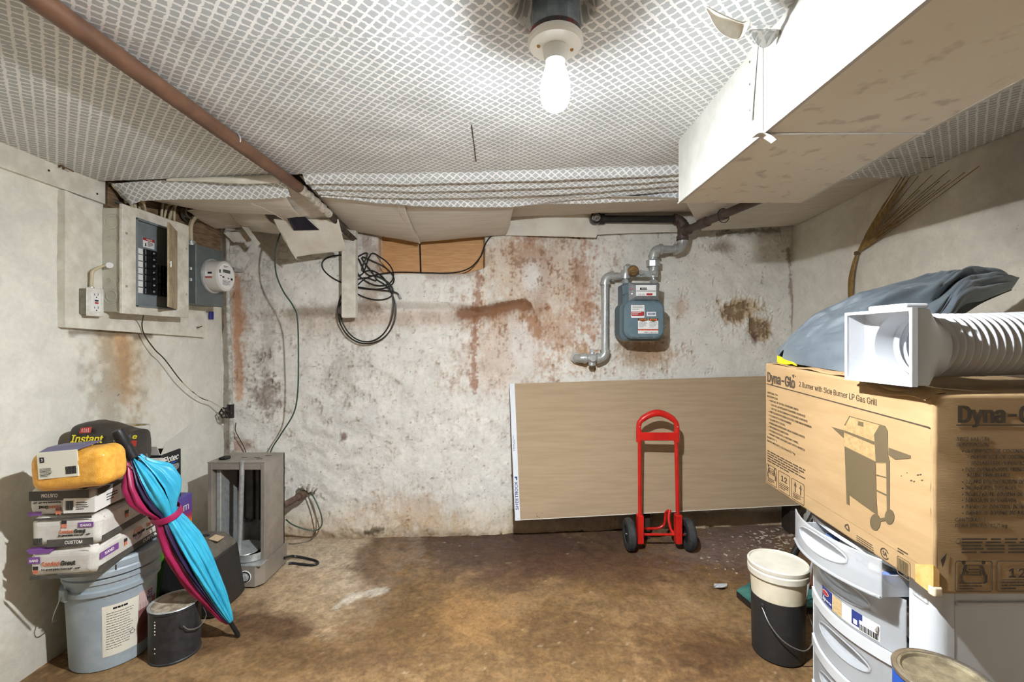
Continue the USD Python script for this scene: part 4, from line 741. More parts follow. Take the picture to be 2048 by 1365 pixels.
obj("pipe", tube([e0, (e0 + e1) / 2, e1], .019, 14), M("rusty_iron", (84, 68, 58), (112, 88, 72), 30, .85), jk); obj("collar", cyl(e0 + (e1 - e0) * .2, e0 + (e1 - e0) * .42, .028, sides=14), UsdShade.Material.Get(stage, "/World/Looks/rusty_iron"), jk)
for k in range(9):
    a = k * .7; s = onb(606 + 3.2 * k, 980, .02); obj("wire_end", wire([s, s + (.02 * math.cos(a), -.04, .02 + .02 * math.sin(a)), s + (.035 * math.cos(a + .6), -.055, .045 + .015 * math.sin(2 * a))], .005 if k % 3 else .008, 5), m_white if k % 2 else m_cond, jk)
fw = thing("floor_wire", "dark green wire looping from the broken pipe down to the floor", "wire", onb(630, 1040, .1))
obj("wire", wire([onb(620, 985, .05), onb(630, 1000, .08), onb(642, 1030, .1), onb(643, 1052, .1), onb(630, 1062, .1), onb(606, 1058, .12), onb(585, 1050, .16), onb(572, 1040, .2)], .0042), m_gw, fw)
fw2 = thing("floor_wire", "thin grey wire hanging from the broken pipe and curling on the floor", "wire", onb(625, 1060, .1))
obj("wire", wire([onb(614, 990, .05), onb(626, 1010, .08), onb(632, 1040, .09), onb(630, 1068, .06), (onz(616, 1083, .006)), onz(590, 1088, .006), onz(578, 1088, .006)], .0035), M("grey_wire", (110, 104, 90), None, rough=.6), fw2)
# ================================================================ left pile
NX, PY = np.array([-1., 0, 0]), np.array([0, 1., 0])
UF = (np.array([1., 0, 0]), np.array([0, 0, 1.]))           # print on faces that look along -y
US = (np.array([0, 1., 0]), np.array([0, 0, 1.]))           # print on faces that look along +x
m_bucket = M("bucket_plastic", (150, 162, 170), (172, 182, 188), 9, .45, bump=.05, lo=.5, hi=.75); m_wire = M("handle_wire", (176, 178, 178), None, rough=.3, metal=.8)
bc_ = np.array([-1.644, 1.876, 0])
bk5 = thing("plastic_bucket", "large grey lidded plastic bucket under the stack of paper bags", "bucket", bc_)
obj("body", lathe([(0, .002), (.128, .002), (.132, .006), (.1455, .30), (.156, .302), (.157, .318), (.1465, .322), (.1475, .345), (.154, .347), (.155, .362), (.147, .366), (.149, .385), (.1, .385)], bc_, n=64), m_bucket, bk5)
obj("lid", lathe([(.150, .372), (.163, .374), (.164, .392), (.160, .398), (.162, .402), (.163, .424), (.158, .433), (.145, .433), (.143, .426), (0, .426)], bc_, n=64), m_bucket, bk5)
def onbucket(par, name, a0, a1, z0, z1, mat, dr=.0008, n=14, c=bc_, r=lambda z: .132 + (z - .006) / .294 * .0135):
    A, Z = np.meshgrid(np.radians(np.linspace(a0, a1, n)), np.linspace(z0, z1, 3), indexing="ij"); R = r(Z) + dr
    return obj(name, surf(np.stack([c[0] + R * np.cos(A), c[1] + R * np.sin(A), Z], -1)), mat, par, True)
def wraptext(par, m2, a_mid, z, mat, dr, c=bc_, r=lambda z: .132 + (z - .006) / .294 * .0135, name="lettering"):
    """Bends flat print (x = along, y = up) round a drum."""
    m = m2.copy(); m.vertices[:, 0] -= m.extents[0] / 2 + m.bounds[0][0]; Z = z + m.vertices[:, 1]; R = r(Z) + dr + m.vertices[:, 2]; A = math.radians(a_mid) + m.vertices[:, 0] / r(Z)
    m.vertices = np.stack([c[0] + R * np.cos(A), c[1] + R * np.sin(A), Z], 1); return obj(name, m, mat, par, False)
m_cream = M("label_cream", (222, 218, 202), None, rough=.6); m_maroon = M("label_maroon", (112, 62, 60), (134, 92, 90), 12, .6); m_rose = M("label_rose", (196, 170, 166), None, rough=.6); m_navy = M("label_navy", (40, 56, 120), None, rough=.5)
m_inkg = M('ink_grey_dark', (96, 94, 92), None, rough=.7)
lb = onbucket(bk5, "paper_label", -62, -16, .055, .255, m_cream)
onbucket(bk5, "maroon_label", -16, 22, .055, .215, m_maroon); onbucket(bk5, "rose_label", -16, 10, .19, .262, m_rose)
wraptext(lb, extr(dashes(rng, .09, .15, 15, .2)), -40, .075, m_inkg, .0012); wraptext(lb, extr(dashes(rng, .085, .012, 1, .6)), -40, .232, m_ink, .0012)
wraptext(lb, extr(Point(0, 0).buffer(.008).difference(Point(0, 0).buffer(.0068))), -24, .12, m_ink, .0012)
for zz_, s in ((.236, "52"), (.214, "H2")): wraptext(bk5, text_mesh(s, .016, .0005, True), 4, zz_, m_navy, .0018)
for sg in (1,):
    a = math.radians(-112); ear = bc_ + np.array([.160 * math.cos(a), .160 * math.sin(a), .316]); obj("handle_ear", rot(rbx(ear - (.02, .006, .026), ear + (.02, .006, .018), .004), math.degrees(a) + 90, (0, 0, 1), ear), m_bucket, bk5)
    obj("handle", wire([ear + (.0, -.008, -.004), ear + (-.02, -.012, -.06), ear + (-.05, .01, -.11), ear + (-.075, .05, -.13)], .002), m_wire, bk5)
obj("spout_mark", wire([bc_ + (.162 * math.cos(-.8), .162 * math.sin(-.8), .395), bc_ + (.1645 * math.cos(-.8), .1645 * math.sin(-.8), .415)], .002, 3), m_black, bk5)

m_paper = M("bag_paper", (218, 214, 206), (196, 192, 184), 10, .8, bump=.25, bs=50); m_band = M("bag_band", (66, 64, 60), (84, 80, 74), 14, .7, bump=.2); m_purple = M("bag_purple", (122, 76, 146), None, rough=.6)
m_rust = M("print_orange", (206, 122, 92), None, rough=.7); m_prb = M("print_black", (40, 40, 40), None, rough=.7); m_wt = M("print_white", (226, 224, 218), None, rough=.7); m_peach = M("print_peach", (226, 172, 152), None, rough=.7); m_lil = M("print_lilac", (176, 158, 178), None, rough=.7)
BAG0, BAG1 = (-1.745, 1.622), (-1.520, 2.055)
def bag_mesh(z0, z1, seed, dx=0, yaw=0):
    m = rbx((BAG0[0] + dx, BAG0[1], z0), (BAG1[0] + dx, BAG1[1], z1), .030, 2)
    v, f = trimesh.remesh.subdivide_to_size(m.vertices, m.faces, .016); m = trimesh.Trimesh(v, f); q = m.vertices
    c = np.array([(BAG0[0] + BAG1[0]) / 2, (BAG0[1] + BAG1[1]) / 2, (z0 + z1) / 2]); w = (fbm(q * 9, 3, seed) - .60) * .022
    nrm = m.vertex_normals; keep = 1 - .75 * np.clip((np.abs(nrm[:, 0]) > .9) | (np.abs(nrm[:, 1]) > .9), 0, 1)
    m.vertices = q + nrm * (w * keep)[:, None]; return rot(m, yaw, (0, 0, 1), c), c
def grout_bag(z0, z1, seed, label, style, yaw):
    g = thing("grout_bag", label, "bag", ((BAG0[0] + BAG1[0]) / 2, 1.85, z0), "paper bags stacked on the grey bucket")
    mesh_, c = bag_mesh(z0, z1, seed, 0, yaw); body = obj("bag", mesh_, m_paper, g, True)
    R = lambda m: rot(m, yaw, (0, 0, 1), c)
    h = z1 - z0; xf, yf, xs = BAG0[0], BAG0[1] - .0012, BAG1[0] + .0012
    def fr(x, z): return np.array([xf + x, yf, z0 + z])        # front: x from its left end
    def sd(y, z): return np.array([xs, BAG0[1] + y, z0 + z])    # long side: y from its near end
    def pr(nm, m, mat): return obj(nm, R(m), mat, g, False)
    def patch(fn, ax, a, b, c_, d, mat, nm): return pr(nm, frame(extr(sbox(0, 0, b - a, d - c_), .0008), fn(a, c_), *ax), mat)
    def T(fn, ax, s, a, z, hh, mat, w, bold=False): return pr("lettering", text(s, hh, fn(a, z) + (0 if fn is sd else 0), ax[0], ax[1], w, bold, .0014), mat)
    def flip(ax): return (-ax[0], -ax[1])
    def badge(fn, ax, a, z, s=1.0):
        m = frame(extr(Polygon([(0, 0), (.008, .004), (.016, 0), (.016, .028), (0, .028)]), .0009), fn(a, z), *ax); pr("ribbon_badge", m, m_rust)
        pr("ribbon_top", frame(extr(sbox(0, .016, .016, .028), .0013), fn(a, z), *ax), m_prb if style else m_maroon)
    def roundlogo(a, z, r=.026):
        q = [Point(0, 0).buffer(r * k, 10).difference(Point(0, 0).buffer(r * (k - .13), 10)) for k in (1, .8, .6, .4)]; u = unary_union(q)
        pr("round_logo", frame(extr(u.intersection(sbox(-1, .2 * r, 1, 1)), .0009), sd(a, z), *US), m_peach); pr("round_logo", frame(extr(u.intersection(sbox(-1, -1, 1, -.2 * r)), .0009), sd(a, z), *US), m_lil)
        T(sd, US, "POLYBLEND", a - .032, z - .006, .009, m_prb, .068, True)
    if style == 0:      # upside down: the print stands on its head
        patch(fr, UF, .012, .205, .058, .092, m_band, "dark_band"); T(fr, flip(UF), "CUSTOM", .105, .082, .012, m_wt, .052, True)
        T(fr, flip(UF), "Grout", .074, .040, .011, m_prb, .03, True); T(fr, flip(UF), "Sanded", .112, .040, .011, m_rust, .036)
        T(fr, flip(UF), 'for grout joints from 1/8"-1/2"', .115, .054, .0055, m_prb, .09); patch(fr, UF, .008, .052, .006, .020, m_purple, "purple_tag"); badge(fr, UF, .098, .006)
        patch(sd, US, .010, .40, .062, .092, m_band, "dark_band"); T(sd, flip(US), "CUSTOM", .33, .080, .013, m_wt, .07, True)
        T(sd, flip(US), "Grout", .275, .028, .016, m_prb, .045, True); T(sd, flip(US), "Sanded", .33, .028, .016, m_rust, .05); T(sd, flip(US), 'for grout joints from 1/8"-1/2"', .345, .050, .006, m_prb, .12)
        lab = pr("paper_sticker", hullm([fr(.125, .012) - (0, .004, 0), fr(.125, .064) - (0, .004, 0), fr(.224, .012) - (-.004, .004, 0), fr(.224, .064) - (-.004, .004, 0), sd(.12, .020) + (.004, 0, 0), sd(.12, .078) + (.004, 0, 0)]), m_wt)
        pr("barcode", frame(extr(barcode(rng, .024, .032)), fr(.134, .024) - (0, .0055, 0), *UF), m_prb); pr("print", frame(extr(dashes(rng, .045, .03, 4, .3)), fr(.168, .02) - (0, .0055, 0), *UF), m_prb)
        pr("print", frame(extr(dashes(rng, .06, .03, 3, .3)), sd(.045, .03) + (.005, 0, 0), *US), m_prb)
    else:
        if style == 1:
            patch(fr, UF, .060, .205, .004, .030, m_band, "dark_band"); T(fr, UF, "CUSTOM", .115, .012, .011, m_wt, .055, True); patch(fr, UF, .020, .20, .100, .108, m_band, "dark_band")
            T(fr, UF, "Sanded", .098, .050, .0125, m_rust, .042); T(fr, UF, "Grout", .144, .050, .0125, m_prb, .036, True); T(fr, UF, 'for grout joints from 1/8"-1/2"', .095, .040, .006, m_prb, .10); badge(fr, UF, .105, .068); patch(fr, UF, .158, .206, .068, .086, m_purple, "purple_tag"); T(fr, UF, "SAND", .164, .072, .008, m_wt, .034, True)
            pr("barcode", frame(extr(barcode(rng, .028, .024)), fr(.018, .014), *UF), m_prb)
        else:
            T(fr, UF, "Sanded", .050, .046, .0155, m_rust, .055); T(fr, UF, "Grout", .110, .046, .0155, m_prb, .046, True); T(fr, UF, 'for grout joints from 1/8"-1/2"', .048, .030, .0065, m_prb, .125); patch(fr, UF, .006, .044, .056, .080, m_purple, "purple_tag"); T(fr, UF, "SAND", .010, .063, .008, m_wt, .028, True)
            badge(fr, UF, .022, .018); patch(fr, UF, .012, .190, .0, .012, m_band, "dark_band"); pr("purple_fold", hullm([fr(.0, .104), fr(.085, .104), fr(.012, .090), fr(.075, .090), fr(0, .108) + (0, .02, 0), fr(.09, .108) + (0, .02, 0)]), m_purple)
            patch(sd, US, .015, .105, .052, .076, m_purple, "purple_tag"); T(sd, US, "SAND", .035, .060, .010, m_wt, .045, True)
        patch(sd, US, .012, .45, .006, .030, m_band, "dark_band"); T(sd, US, "CUSTOM", .24, .013, .012, m_wt, .09, True)
        badge(sd, US, .135, .046); roundlogo(.215, .066); T(sd, US, "Sanded", .262, .070, .016, m_rust, .06); T(sd, US, "Grout", .328, .070, .016, m_prb, .05, True); T(sd, US, 'for grout joints from 1/8"-1/2"', .262, .056, .0065, m_prb, .13)
    return g
grout_bag(.434, .541, 201, "bottom paper bag of the three stacked on the grey bucket, with a purple tag", 2, 7)
grout_bag(.543, .652, 202, "middle paper bag of the stack on the grey bucket, with a barcode at its end", 1, 9)
grout_bag(.654, .758, 203, "topmost paper bag of the stack, print upside down, under the orange sponge", 0, 6)

m_sponge = M("sponge_orange", (222, 158, 52), (236, 176, 72), 60, .75, bump=.35, bs=300, coat_weight=.35, coat_roughness=.12)
sp = thing("sponge", "big orange sponge in clear wrap with a white label on top of the bags", "sponge", (-1.49, 1.60, .76))
sm = rbx((-1.632, 1.535, .762), (-1.392, 1.66, .898), .036, 3); v_, f_ = trimesh.remesh.subdivide_to_size(sm.vertices, sm.faces, .014); sm = trimesh.Trimesh(v_, f_)
sm.vertices += sm.vertex_normals * ((fbm(sm.vertices * 14, 3, 220) - .5) * .012)[:, None]
TL = lambda m: rot(rot(m, -4, (0, 1, 0), (-1.60, 1.60, .755)), 7, (0, 0, 1), (-1.6, 1.56, .76))
obj("sponge", TL(sm), m_sponge, sp, True)
slb = obj("paper_label", TL(cat([bx((-1.594, 1.5315, .812), (-1.470, 1.5345, .903), .001)])), m_cream, sp, False)
obj("top_label", TL(hullm([(x, y, z) for x in (-1.594, -1.470) for y, z in ((1.533, .900), (1.5365, .900), (1.575, .912), (1.64, .911), (1.64, .908))])), m_navy if False else M("label_slate", (96, 92, 122), None, rough=.5), sp, False)
yl = 1.5312
obj("square_mark", TL(frame(extr(sbox(0, 0, .013, .018)), (-1.585, yl, .868), *UF)), m_prb, slb, False); obj("numeral", TL(text("3", .009, (-1.581, yl - .0008, .873), *UF, .005, True)), m_wt, slb, False); obj("barcode", TL(frame(extr(barcode(rng, .032, .026)), (-1.509, yl, .822), *UF)), m_prb, slb, False); obj("print", TL(frame(extr(dashes(rng, .04, .03, 7, .35)), (-1.587, yl, .818), *UF)), m_prb, slb, False)
tl = thing("black_gadget", "small black plastic handled gadget lying on the top bag beside the sponge", "tool", (-1.43, 1.63, .755))
obj("body", rot(rbx((-1.535, 1.612, .752), (-1.515, 1.668, .772), .006), 0, (0, 0, 1)), m_brk, tl); g0 = np.array([-1.522, 1.64, .765]); obj("handle", rot(rbx(g0 + (-.005, -.018, -.010), g0 + (.095, .018, .012), .008), -8, (0, 1, 0), g0), m_brk, tl)

# charcoal bag
cb = thing("charcoal_bag", "slumped black paper bag with bold yellow lettering behind the orange sponge", "bag", (-1.66, 1.88, .76))
m_coal = M("charcoal_bag_black", (42, 38, 34), (58, 52, 46), 12, .42, bump=.35, bs=30); m_yel = M("print_yellow", (232, 214, 44), None, rough=.5); m_badge = M("badge_red", (186, 54, 44), None, rough=.5)
U_, V_ = np.meshgrid(np.linspace(0, 2 * math.pi, 64, endpoint=False), np.linspace(0, 1, 40), indexing="ij")
def coal(u, v):
    x = -1.795 + .272 * v; env = np.clip(np.minimum(v / .10, (1 - v) / .05), 0, 1) ** .5; hh = .083 + .010 * np.sin(v * 5); ry = (.062 * (.35 + .65 * env)); rz = (hh * (.55 + .45 * env))
    s = lambda t: np.sign(t) * np.abs(t) ** .55
    return np.stack([x + 0 * u, 1.878 + ry * s(np.cos(u)), .766 + rz + rz * s(np.sin(u))], -1)
cp_ = coal(U_, V_); cp_[..., 1:] += (fbm(cp_ * 16, 3, 230) - .5)[..., None] * .012; cp_[..., 2] = np.maximum(cp_[..., 2], .760)
cm = surf(cp_, False, True); e_ = [vf(np.vstack([cp_[:, k], cp_[:, k].mean(0)]), [(i, (i + 1) % 64, 64) for i in range(64)]) for k in (0, -1)]
obj("bag", cat([cm] + e_), m_coal, cb, 50)
fy = 1.810
sh = np.array([[1, .18, 0, 0], [0, 1, 0, 0], [0, 0, 1, 0], [0, 0, 0, 1]], float)
def itext(s, h, w):
    m = text_mesh(s, h, .001, True); m.apply_scale([w / m.extents[0], 1, 1]); m.apply_transform(sh); return m
UT = (np.array([1., 0, 0]), np.array([0, .10, .995]))
obj("lettering", frame(itext("Instant", .030, .125), (-1.755, fy - .003, .876), *UT), m_yel, cb, False); obj("lettering", frame(itext("Light", .030, .105), (-1.745, fy - .004, .838), *UT), m_yel, cb, False)
bg = obj("badge", frame(extr(Polygon([(0, 0), (.046, .003), (.050, .026), (.006, .022)]), .001), (-1.722, fy + .0, .912), *UT), m_badge, cb, False)
for k in range(4): obj("stroke", frame(extr(sbox(.012 + .008 * k, .005, .014 + .008 * k, .019 + .002 * (k % 2))), (-1.722, fy - .0015, .912), *UT), m_wt, bg, False)
obj("print", frame(extr(dashes(rng, .075, .10, 12, .4)), (-1.590, fy - .003, .80), *UT), M("print_grey", (176, 172, 164), None, rough=.7), cb, False); obj("lettering", text("PRODUCTS", .009, (-1.66, fy - .005, .790), *UT, .06), m_wt, cb, False)
obj("side_red", frame(extr(sbox(0, 0, .020, .022)), (-1.512, fy - .003, .862), *UT), m_badge, cb, False); obj("side_letter", frame(itext("e", .018, .018), (-1.510, fy - .003, .892), *UT), m_yel, cb, False)
tub = thing("plastic_tub", "clear white plastic tub with a stained rim behind the black bag", "tub", (-1.66, 2.03, .76))
t0 = [(.062, .0), (.070, .115), (.076, .117), (.077, .146), (.074, .150), (.068, .150), (.066, .12), (.058, .004), (0, .004), (0, 0)]
tm = lathe(t0, (0, 0, 0), n=48); tm.apply_scale([1.25, .62, 1]); tm.apply_translation((-1.690, 1.998, .761)); obj("tub", tm, frosted("tub_plastic", (222, 220, 210), .2), tub, 30)
obj("label", frame(extr(sbox(0, 0, .062, .075)), (-1.697, 1.9535, .775), *UF), m_lab, tub, False); obj("barcode", frame(extr(barcode(rng, .02, .014)), (-1.657, 1.9525, .83), *UF), m_prb, tub, False); obj("print", frame(extr(dashes(rng, .04, .04, 6, .4)), (-1.692, 1.9525, .78), *UF), m_prb, tub, False)
obj("residue", lathe([(.0655, .124), (.0672, .146), (.066, .146), (.064, .124)], (0, 0, 0), n=30).apply_scale([1.25, .62, 1]).apply_translation((-1.690, 1.998, .761)), M("tub_residue", (150, 122, 80), (196, 180, 140), 30, .8), tub)

# cartons behind the bags
pcx = thing("colourful_carton", "purple and rainbow printed carton under the black carton, behind the umbrella", "carton", (-1.74, 2.24, 0))
m_rain = usdkit.material(stage, "/World/Looks/rainbow_print", {"g": ("geometry", {}), "s": ("separate_xyz", {}), "mr": ("map_range", {"from_min": .28, "from_max": .52, "clamp": True}), "n": ("noise_texture", {"scale": 9, "detail": 1}), "ad": ("math", {"math_type": "multiply_add", "value2": .35, "value3": 0}),
    "r": ("rgb_ramp", {"ramp": [(0, S(60, 130, 60)), (.30, S(120, 170, 50)), (.42, S(230, 200, 60)), (.55, S(226, 120, 50)), (.66, S(190, 60, 80)), (.78, S(120, 70, 150)), (1, S(96, 84, 160))]}), "p": ("principled_bsdf", {"roughness": .5})},
    [("g.position", "s.vector"), ("s.z", "mr.value"), ("g.position", "n.vector"), ("mr.result", "ad.value3"), ("n.fac", "ad.value1"), ("ad.value", "r.fac"), ("r.color", "p.base_color")], surface="p.BSDF")
obj("carton", bx((-1.835, 2.150, .002), (-1.648, 2.345, .500), .002), m_rain, pcx, False); obj("lettering", text("Prism", .036, (-1.6475, 2.185, .425), *US, .13, False, .0012), m_wt, pcx, False)
fb = thing("black_carton", "black printed carton with an open white top flap standing behind the umbrella", "carton", (-1.76, 2.22, .502))
m_blackc = M("carton_black", (26, 27, 30), (36, 37, 42), 20, .5, bump=.05)
xw = -1.668
obj("carton", cat([bx((xw - .003, 2.158, .502), (xw, 2.292, .738), 0), bx((-1.828, 2.158, .502), (-1.825, 2.292, .738), 0), bx((-1.828, 2.158, .502), (xw, 2.161, .738), 0), bx((-1.828, 2.289, .502), (xw, 2.292, .738), 0), bx((-1.828, 2.158, .502), (xw, 2.292, .505), 0)]), m_blackc, fb, False)
obj("top_flap", hullm([(xw - .001, 2.16, .737), (xw - .001, 2.292, .742), (xw + .012, 2.18, .795), (xw + .022, 2.315, .845), (xw + .001, 2.16, .737), (xw + .001, 2.292, .742), (xw + .014, 2.18, .795), (xw + .024, 2.315, .845)]), M("carton_inside_white", (206, 204, 196), None, rough=.7), fb, False)
obj("side_flap", hullm([(x, 2.159 - t * 1.0, .738 + s) for x in (-1.80, xw) for t, s in ((0, 0), (.02, .045), (.022, .045), (.003, 0))]), UsdShade.Material.Get(stage, "/World/Looks/carton_inside_white"), fb, False)
xo = xw + .001; m_lb = M("print_lightblue", (150, 196, 222), None, rough=.5); m_bl = M("print_blue", (44, 92, 190), None, rough=.5)
obj("lettering", frame(itext("Flotec", .028, .098), (xo, 2.172, .692), *US), m_wt, fb, False); obj("lettering", text("PUMPS", .008, (xo, 2.224, .678), *US, .035, True), m_bl, fb, False)
obj("light_field", frame(extr(Polygon([(0, 0), (.055, 0), (.06, .035), (.01, .035)])), (xo, 2.18, .640), *US), m_lb, fb, False); obj("print", frame(extr(dashes(rng, .04, .035, 6, .35)), (xo, 2.243, .636), *US), m_wt, fb, False)
obj("blue_blob", frame(extr(Point(0, 0).buffer(.02)), (xo, 2.262, .598), *US), m_bl, fb, False)
for s, z, y, w, h in (("5 CV", .584, 2.222, .062, .022), ("Para", .560, 2.228, .055, .018), ("General", .534, 2.200, .085, .018)): obj("lettering", text(s, h, (xo + .0008, y, z), *US, w, True), m_wt, fb, False)
obj("mark", frame(extr(Polygon([(0, 0), (.012, 0), (.006, .012)])), (xo, 2.255, .616), *US), m_wt, fb, False)

# umbrella leaning against the stack
um = thing("folded_umbrella", "folded pink and turquoise umbrella leaning handle-up against the stacked bags", "umbrella", (-1.178, 1.964, 0))
h_, t_ = np.array([-1.470, 1.695, .945]), np.array([-1.178, 1.964, .004]); ax_ = t_ - h_; L_ = np.linalg.norm(ax_); ax_ /= L_
rx_ = np.cross(ax_, [0, 1, 0]); rx_ /= np.linalg.norm(rx_)
if rx_[0] < 0: rx_ = -rx_
ry_ = np.cross(ax_, rx_)                              # rx to the right, ry roughly towards / away from the lens
if ry_[1] > 0: ry_ = -ry_
at_ = lambda t: h_ + ax_ * L_ * t
m_cy, m_mg, m_nv = M("canopy_turquoise", (62, 182, 214), (48, 160, 196), 10, .42, bump=.2, bs=25), M("canopy_crimson", (168, 30, 88), (140, 22, 70), 10, .42, bump=.2, bs=25), M("canopy_navy", (40, 36, 70), (56, 30, 66), 10, .45)
obj("handle", cat([lathe([(0, -.004), (.017, -.003), (.0205, .006), (.021, .05), (.0175, .06), (.0185, .066), (.019, .115), (.013, .125), (0, .125)], h_, ax_, 24)]), M("grip_black", (28, 28, 30), None, rough=.45), um)
obj("shaft", cyl(at_(.1), at_(.93), .006, sides=12), m_wire, um); obj("tip", lathe([(0, 0), (.0065, .002), (.009, .012), (.0085, .085), (.0105, .095), (.0, .1)], t_, -ax_, 16), M("tip_black", (24, 24, 26), None, rough=.5), um)
tt = np.array([.125, .16, .20, .26, .31, .355, .375, .42, .50, .60, .70, .80, .88, .915]); rr_ = np.array([.026, .042, .056, .064, .056, .036, .034, .044, .052, .052, .044, .032, .020, .011])
ts = np.linspace(.125, .915, 70); base_r = np.interp(ts, tt, rr_)
gores = [(-30, 22, m_cy, 1.0, .85), (20, 66, m_cy, .95, .95), (64, 92, m_nv, .8, .85), (90, 135, m_mg, 1.05, 1.05), (132, 168, m_mg, .95, 1.0), (160, 215, m_mg, .9, .9), (212, 262, m_cy, .8, .8), (258, 305, m_mg, .85, .8), (300, 342, m_cy, .9, .85)]
for gi, (a0, a1, mat, k1, k2) in enumerate(gores):
    w = np.linspace(0, 1, 13); A = np.radians(a0 + (a1 - a0) * w)
    Tm, Am = np.meshgrid(ts, A, indexing="ij"); Wm = np.broadcast_to(w, Tm.shape)
    tw_ = np.radians(26 * (Tm - .36))
    k = k1 * (1 - ss(.3, .42, Tm)) + k2 * ss(.3, .42, Tm)
    r = base_r[:, None] * (k + .26 * np.sin(np.pi * Wm) * ss(.13, .2, Tm) + .13 * np.sin(Wm * 17 + gi + Tm * 11) * np.minimum(1, np.abs(Tm - .36) * 6)) * (1 + .18 * (fbm(np.stack([Tm * 9, Wm * 2, 0 * Tm + gi], -1), 3, 240) - .5))
    if gi == 0: r = r * (1 + .5 * ss(.14, .2, Tm) * ss(.34, .26, Tm) * ss(.55, 0, Wm))      # the loose flare beside the strap
    pts = h_ + ax_ * L_ * (Tm + .012 * np.sin(Wm * 5 + gi) * ss(.2, .12, Tm))[..., None] + r[..., None] * (np.cos(Am + tw_)[..., None] * rx_ + np.sin(Am + tw_)[..., None] * ry_)
    obj("gore", thick(pts, .0016), mat, um, True)
ang = np.linspace(0, 2 * math.pi, 40, endpoint=False)
stp = np.stack([[at_(.365 + .012 * math.cos(a - .6) + s) + .050 * (rx_ * math.cos(a) * 1.05 + ry_ * math.sin(a)) for s in (-.012, -.004, .004, .012)] for a in ang] + [[at_(.365 + .012 * math.cos(-.6) + s) + .050 * (rx_ * 1.05) for s in (-.012, -.004, .004, .012)]])
obj("strap", thick(stp, .002), m_mg, um, True)
for k in range(5):
    a = k * 1.3; obj("rib_end", wire([at_(.13) + .012 * (rx_ * math.cos(a) + ry_ * math.sin(a)), at_(.15) + .036 * (rx_ * math.cos(a) + ry_ * math.sin(a)), at_(.125) + .042 * (rx_ * math.cos(a) + ry_ * math.sin(a))], .0018, 4), m_wire, um)

# black gallon can
m_can = M("can_black", (34, 35, 37), (48, 48, 50), 40, .5, bump=.08); kc = np.array([-1.386, 1.873, 0.0])
kn = thing("black_paint_can", "black paint can with a dusty lid and wire handle in front of the grey bucket", "can", kc)
obj("body", lathe([(0, .003), (.086, .003), (.090, .0), (.091, .006), (.0885, .010), (.0885, .196), (.0915, .199), (.0915, .206), (.084, .208)], kc, n=56), m_can, kn)
obj("rim", lathe([(.082, .206), (.0905, .207), (.0925, .2085), (.0905, .2115), (.084, .211), (.081, .207)], kc, n=56), m_galv, kn); obj("lid", lathe([(.0825, .2065), (.079, .2095), (.074, .2085), (.071, .2045), (0, .2045)], kc, n=48), M("dusty_lid", (186, 174, 152), (120, 106, 88), 26, .85, bump=.3), kn)
a = math.radians(-38); er = kc + (.089 * math.cos(a), .089 * math.sin(a), .145)
obj("handle_ear", lathe([(0, .008), (.010, .007), (.013, 0)], er, (math.cos(a), math.sin(a), 0), 16), m_can, kn)
obj("handle", wire([er + (.006, -.006, 0), er + (.022, .004, -.02), er + (.035, .045, -.035), er + (.026, .10, -.025), er + (.0, .12, .0)], .002), m_wire, kn)
for k, z in enumerate((.175, .163, .152, .138, .126, .07, .052)): obj("paint_drop", lathe([(0, .0012), (.0025, .0008), (.003 + .001 * (k % 2), 0)], kc + np.array([.0888 * math.cos(-1.75), .0888 * math.sin(-1.75), z]), (math.cos(-1.75), math.sin(-1.75), 0), 8), m_wt, kn)

# black bin and metal broiler
bn = thing("black_bin", "black plastic bin with a dusty lid between the umbrella and the metal broiler", "bin", (-1.49, 2.2, 0))
m_bin = M("bin_black", (30, 30, 31), (40, 40, 40), 60, .38, bump=.06); m_dust = M("bin_lid_dusty", (112, 104, 92), (86, 80, 72), 10, .75)
s3 = trimesh.creation.icosphere(2, .028).vertices
def tap(z0, z1, q0, q1): return hullm(np.vstack([s3 + np.array([x, y, z]) for z, (xa, xb, ya, yb) in ((z0, q0), (z1, q1)) for x in (xa, xb) for y in (ya, yb)]))
obj("body", tap(.03, .245, (-1.615, -1.380, 2.108, 2.295), (-1.600, -1.412, 2.135, 2.29)), m_bin, bn, 40); obj("lid", tap(.262, .300, (-1.595, -1.419, 2.142, 2.288), (-1.565, -1.455, 2.19, 2.27)), m_dust, bn, 40)
obj("grip_hole", lathe([(0, .002), (.024, .001), (.026, 0)], (-1.50, 2.215, .327), (0, -.1, 1), 20).apply_transform(np.diag([1, 1, 1, 1])), m_ink, bn); obj("paper_scrap", rot(bx((-1.45, 2.175, .326), (-1.405, 2.225, .329), 0), 14, (0, 1, 0), (-1.43, 2.2, .33)), M("scrap_tan", (186, 164, 132), None, rough=.8), bn, False)

br = thing("metal_broiler", "open-fronted grey metal vertical broiler with heating loops and a round drip tray", "broiler", (-1.45, 2.48, 0))
m_st = M("broiler_steel", (138, 130, 120), (156, 147, 136), 9, .42, .2, bump=.06); m_std = M("broiler_inside", (132, 127, 119), (104, 99, 93), 12, .5, .2)
X0, X1, Y0, Y1 = -1.605, -1.305, 2.40, 2.612
obj("side_panel", bx((X0, Y0, .12), (X0 + .022, Y1, .636), .002), m_st, br, False); obj("side_panel", bx((X1 - .022, Y0, .12), (X1, Y1, .636), .002), m_st, br, False); obj("back_panel", bx((X0, Y1 - .012, .12), (X1, Y1, .636), .001), m_std, br, False)
obj("top_rail", bx((X0 + .0225, Y0 + .001, .600), (X1 - .0225, Y0 + .02, .636), .001), m_st, br, False); tp = obj("top_panel", bx((X0 - .002, Y0 - .002, .6365), (X1 + .002, Y1 + .002, .640), .001), m_st, br, False)
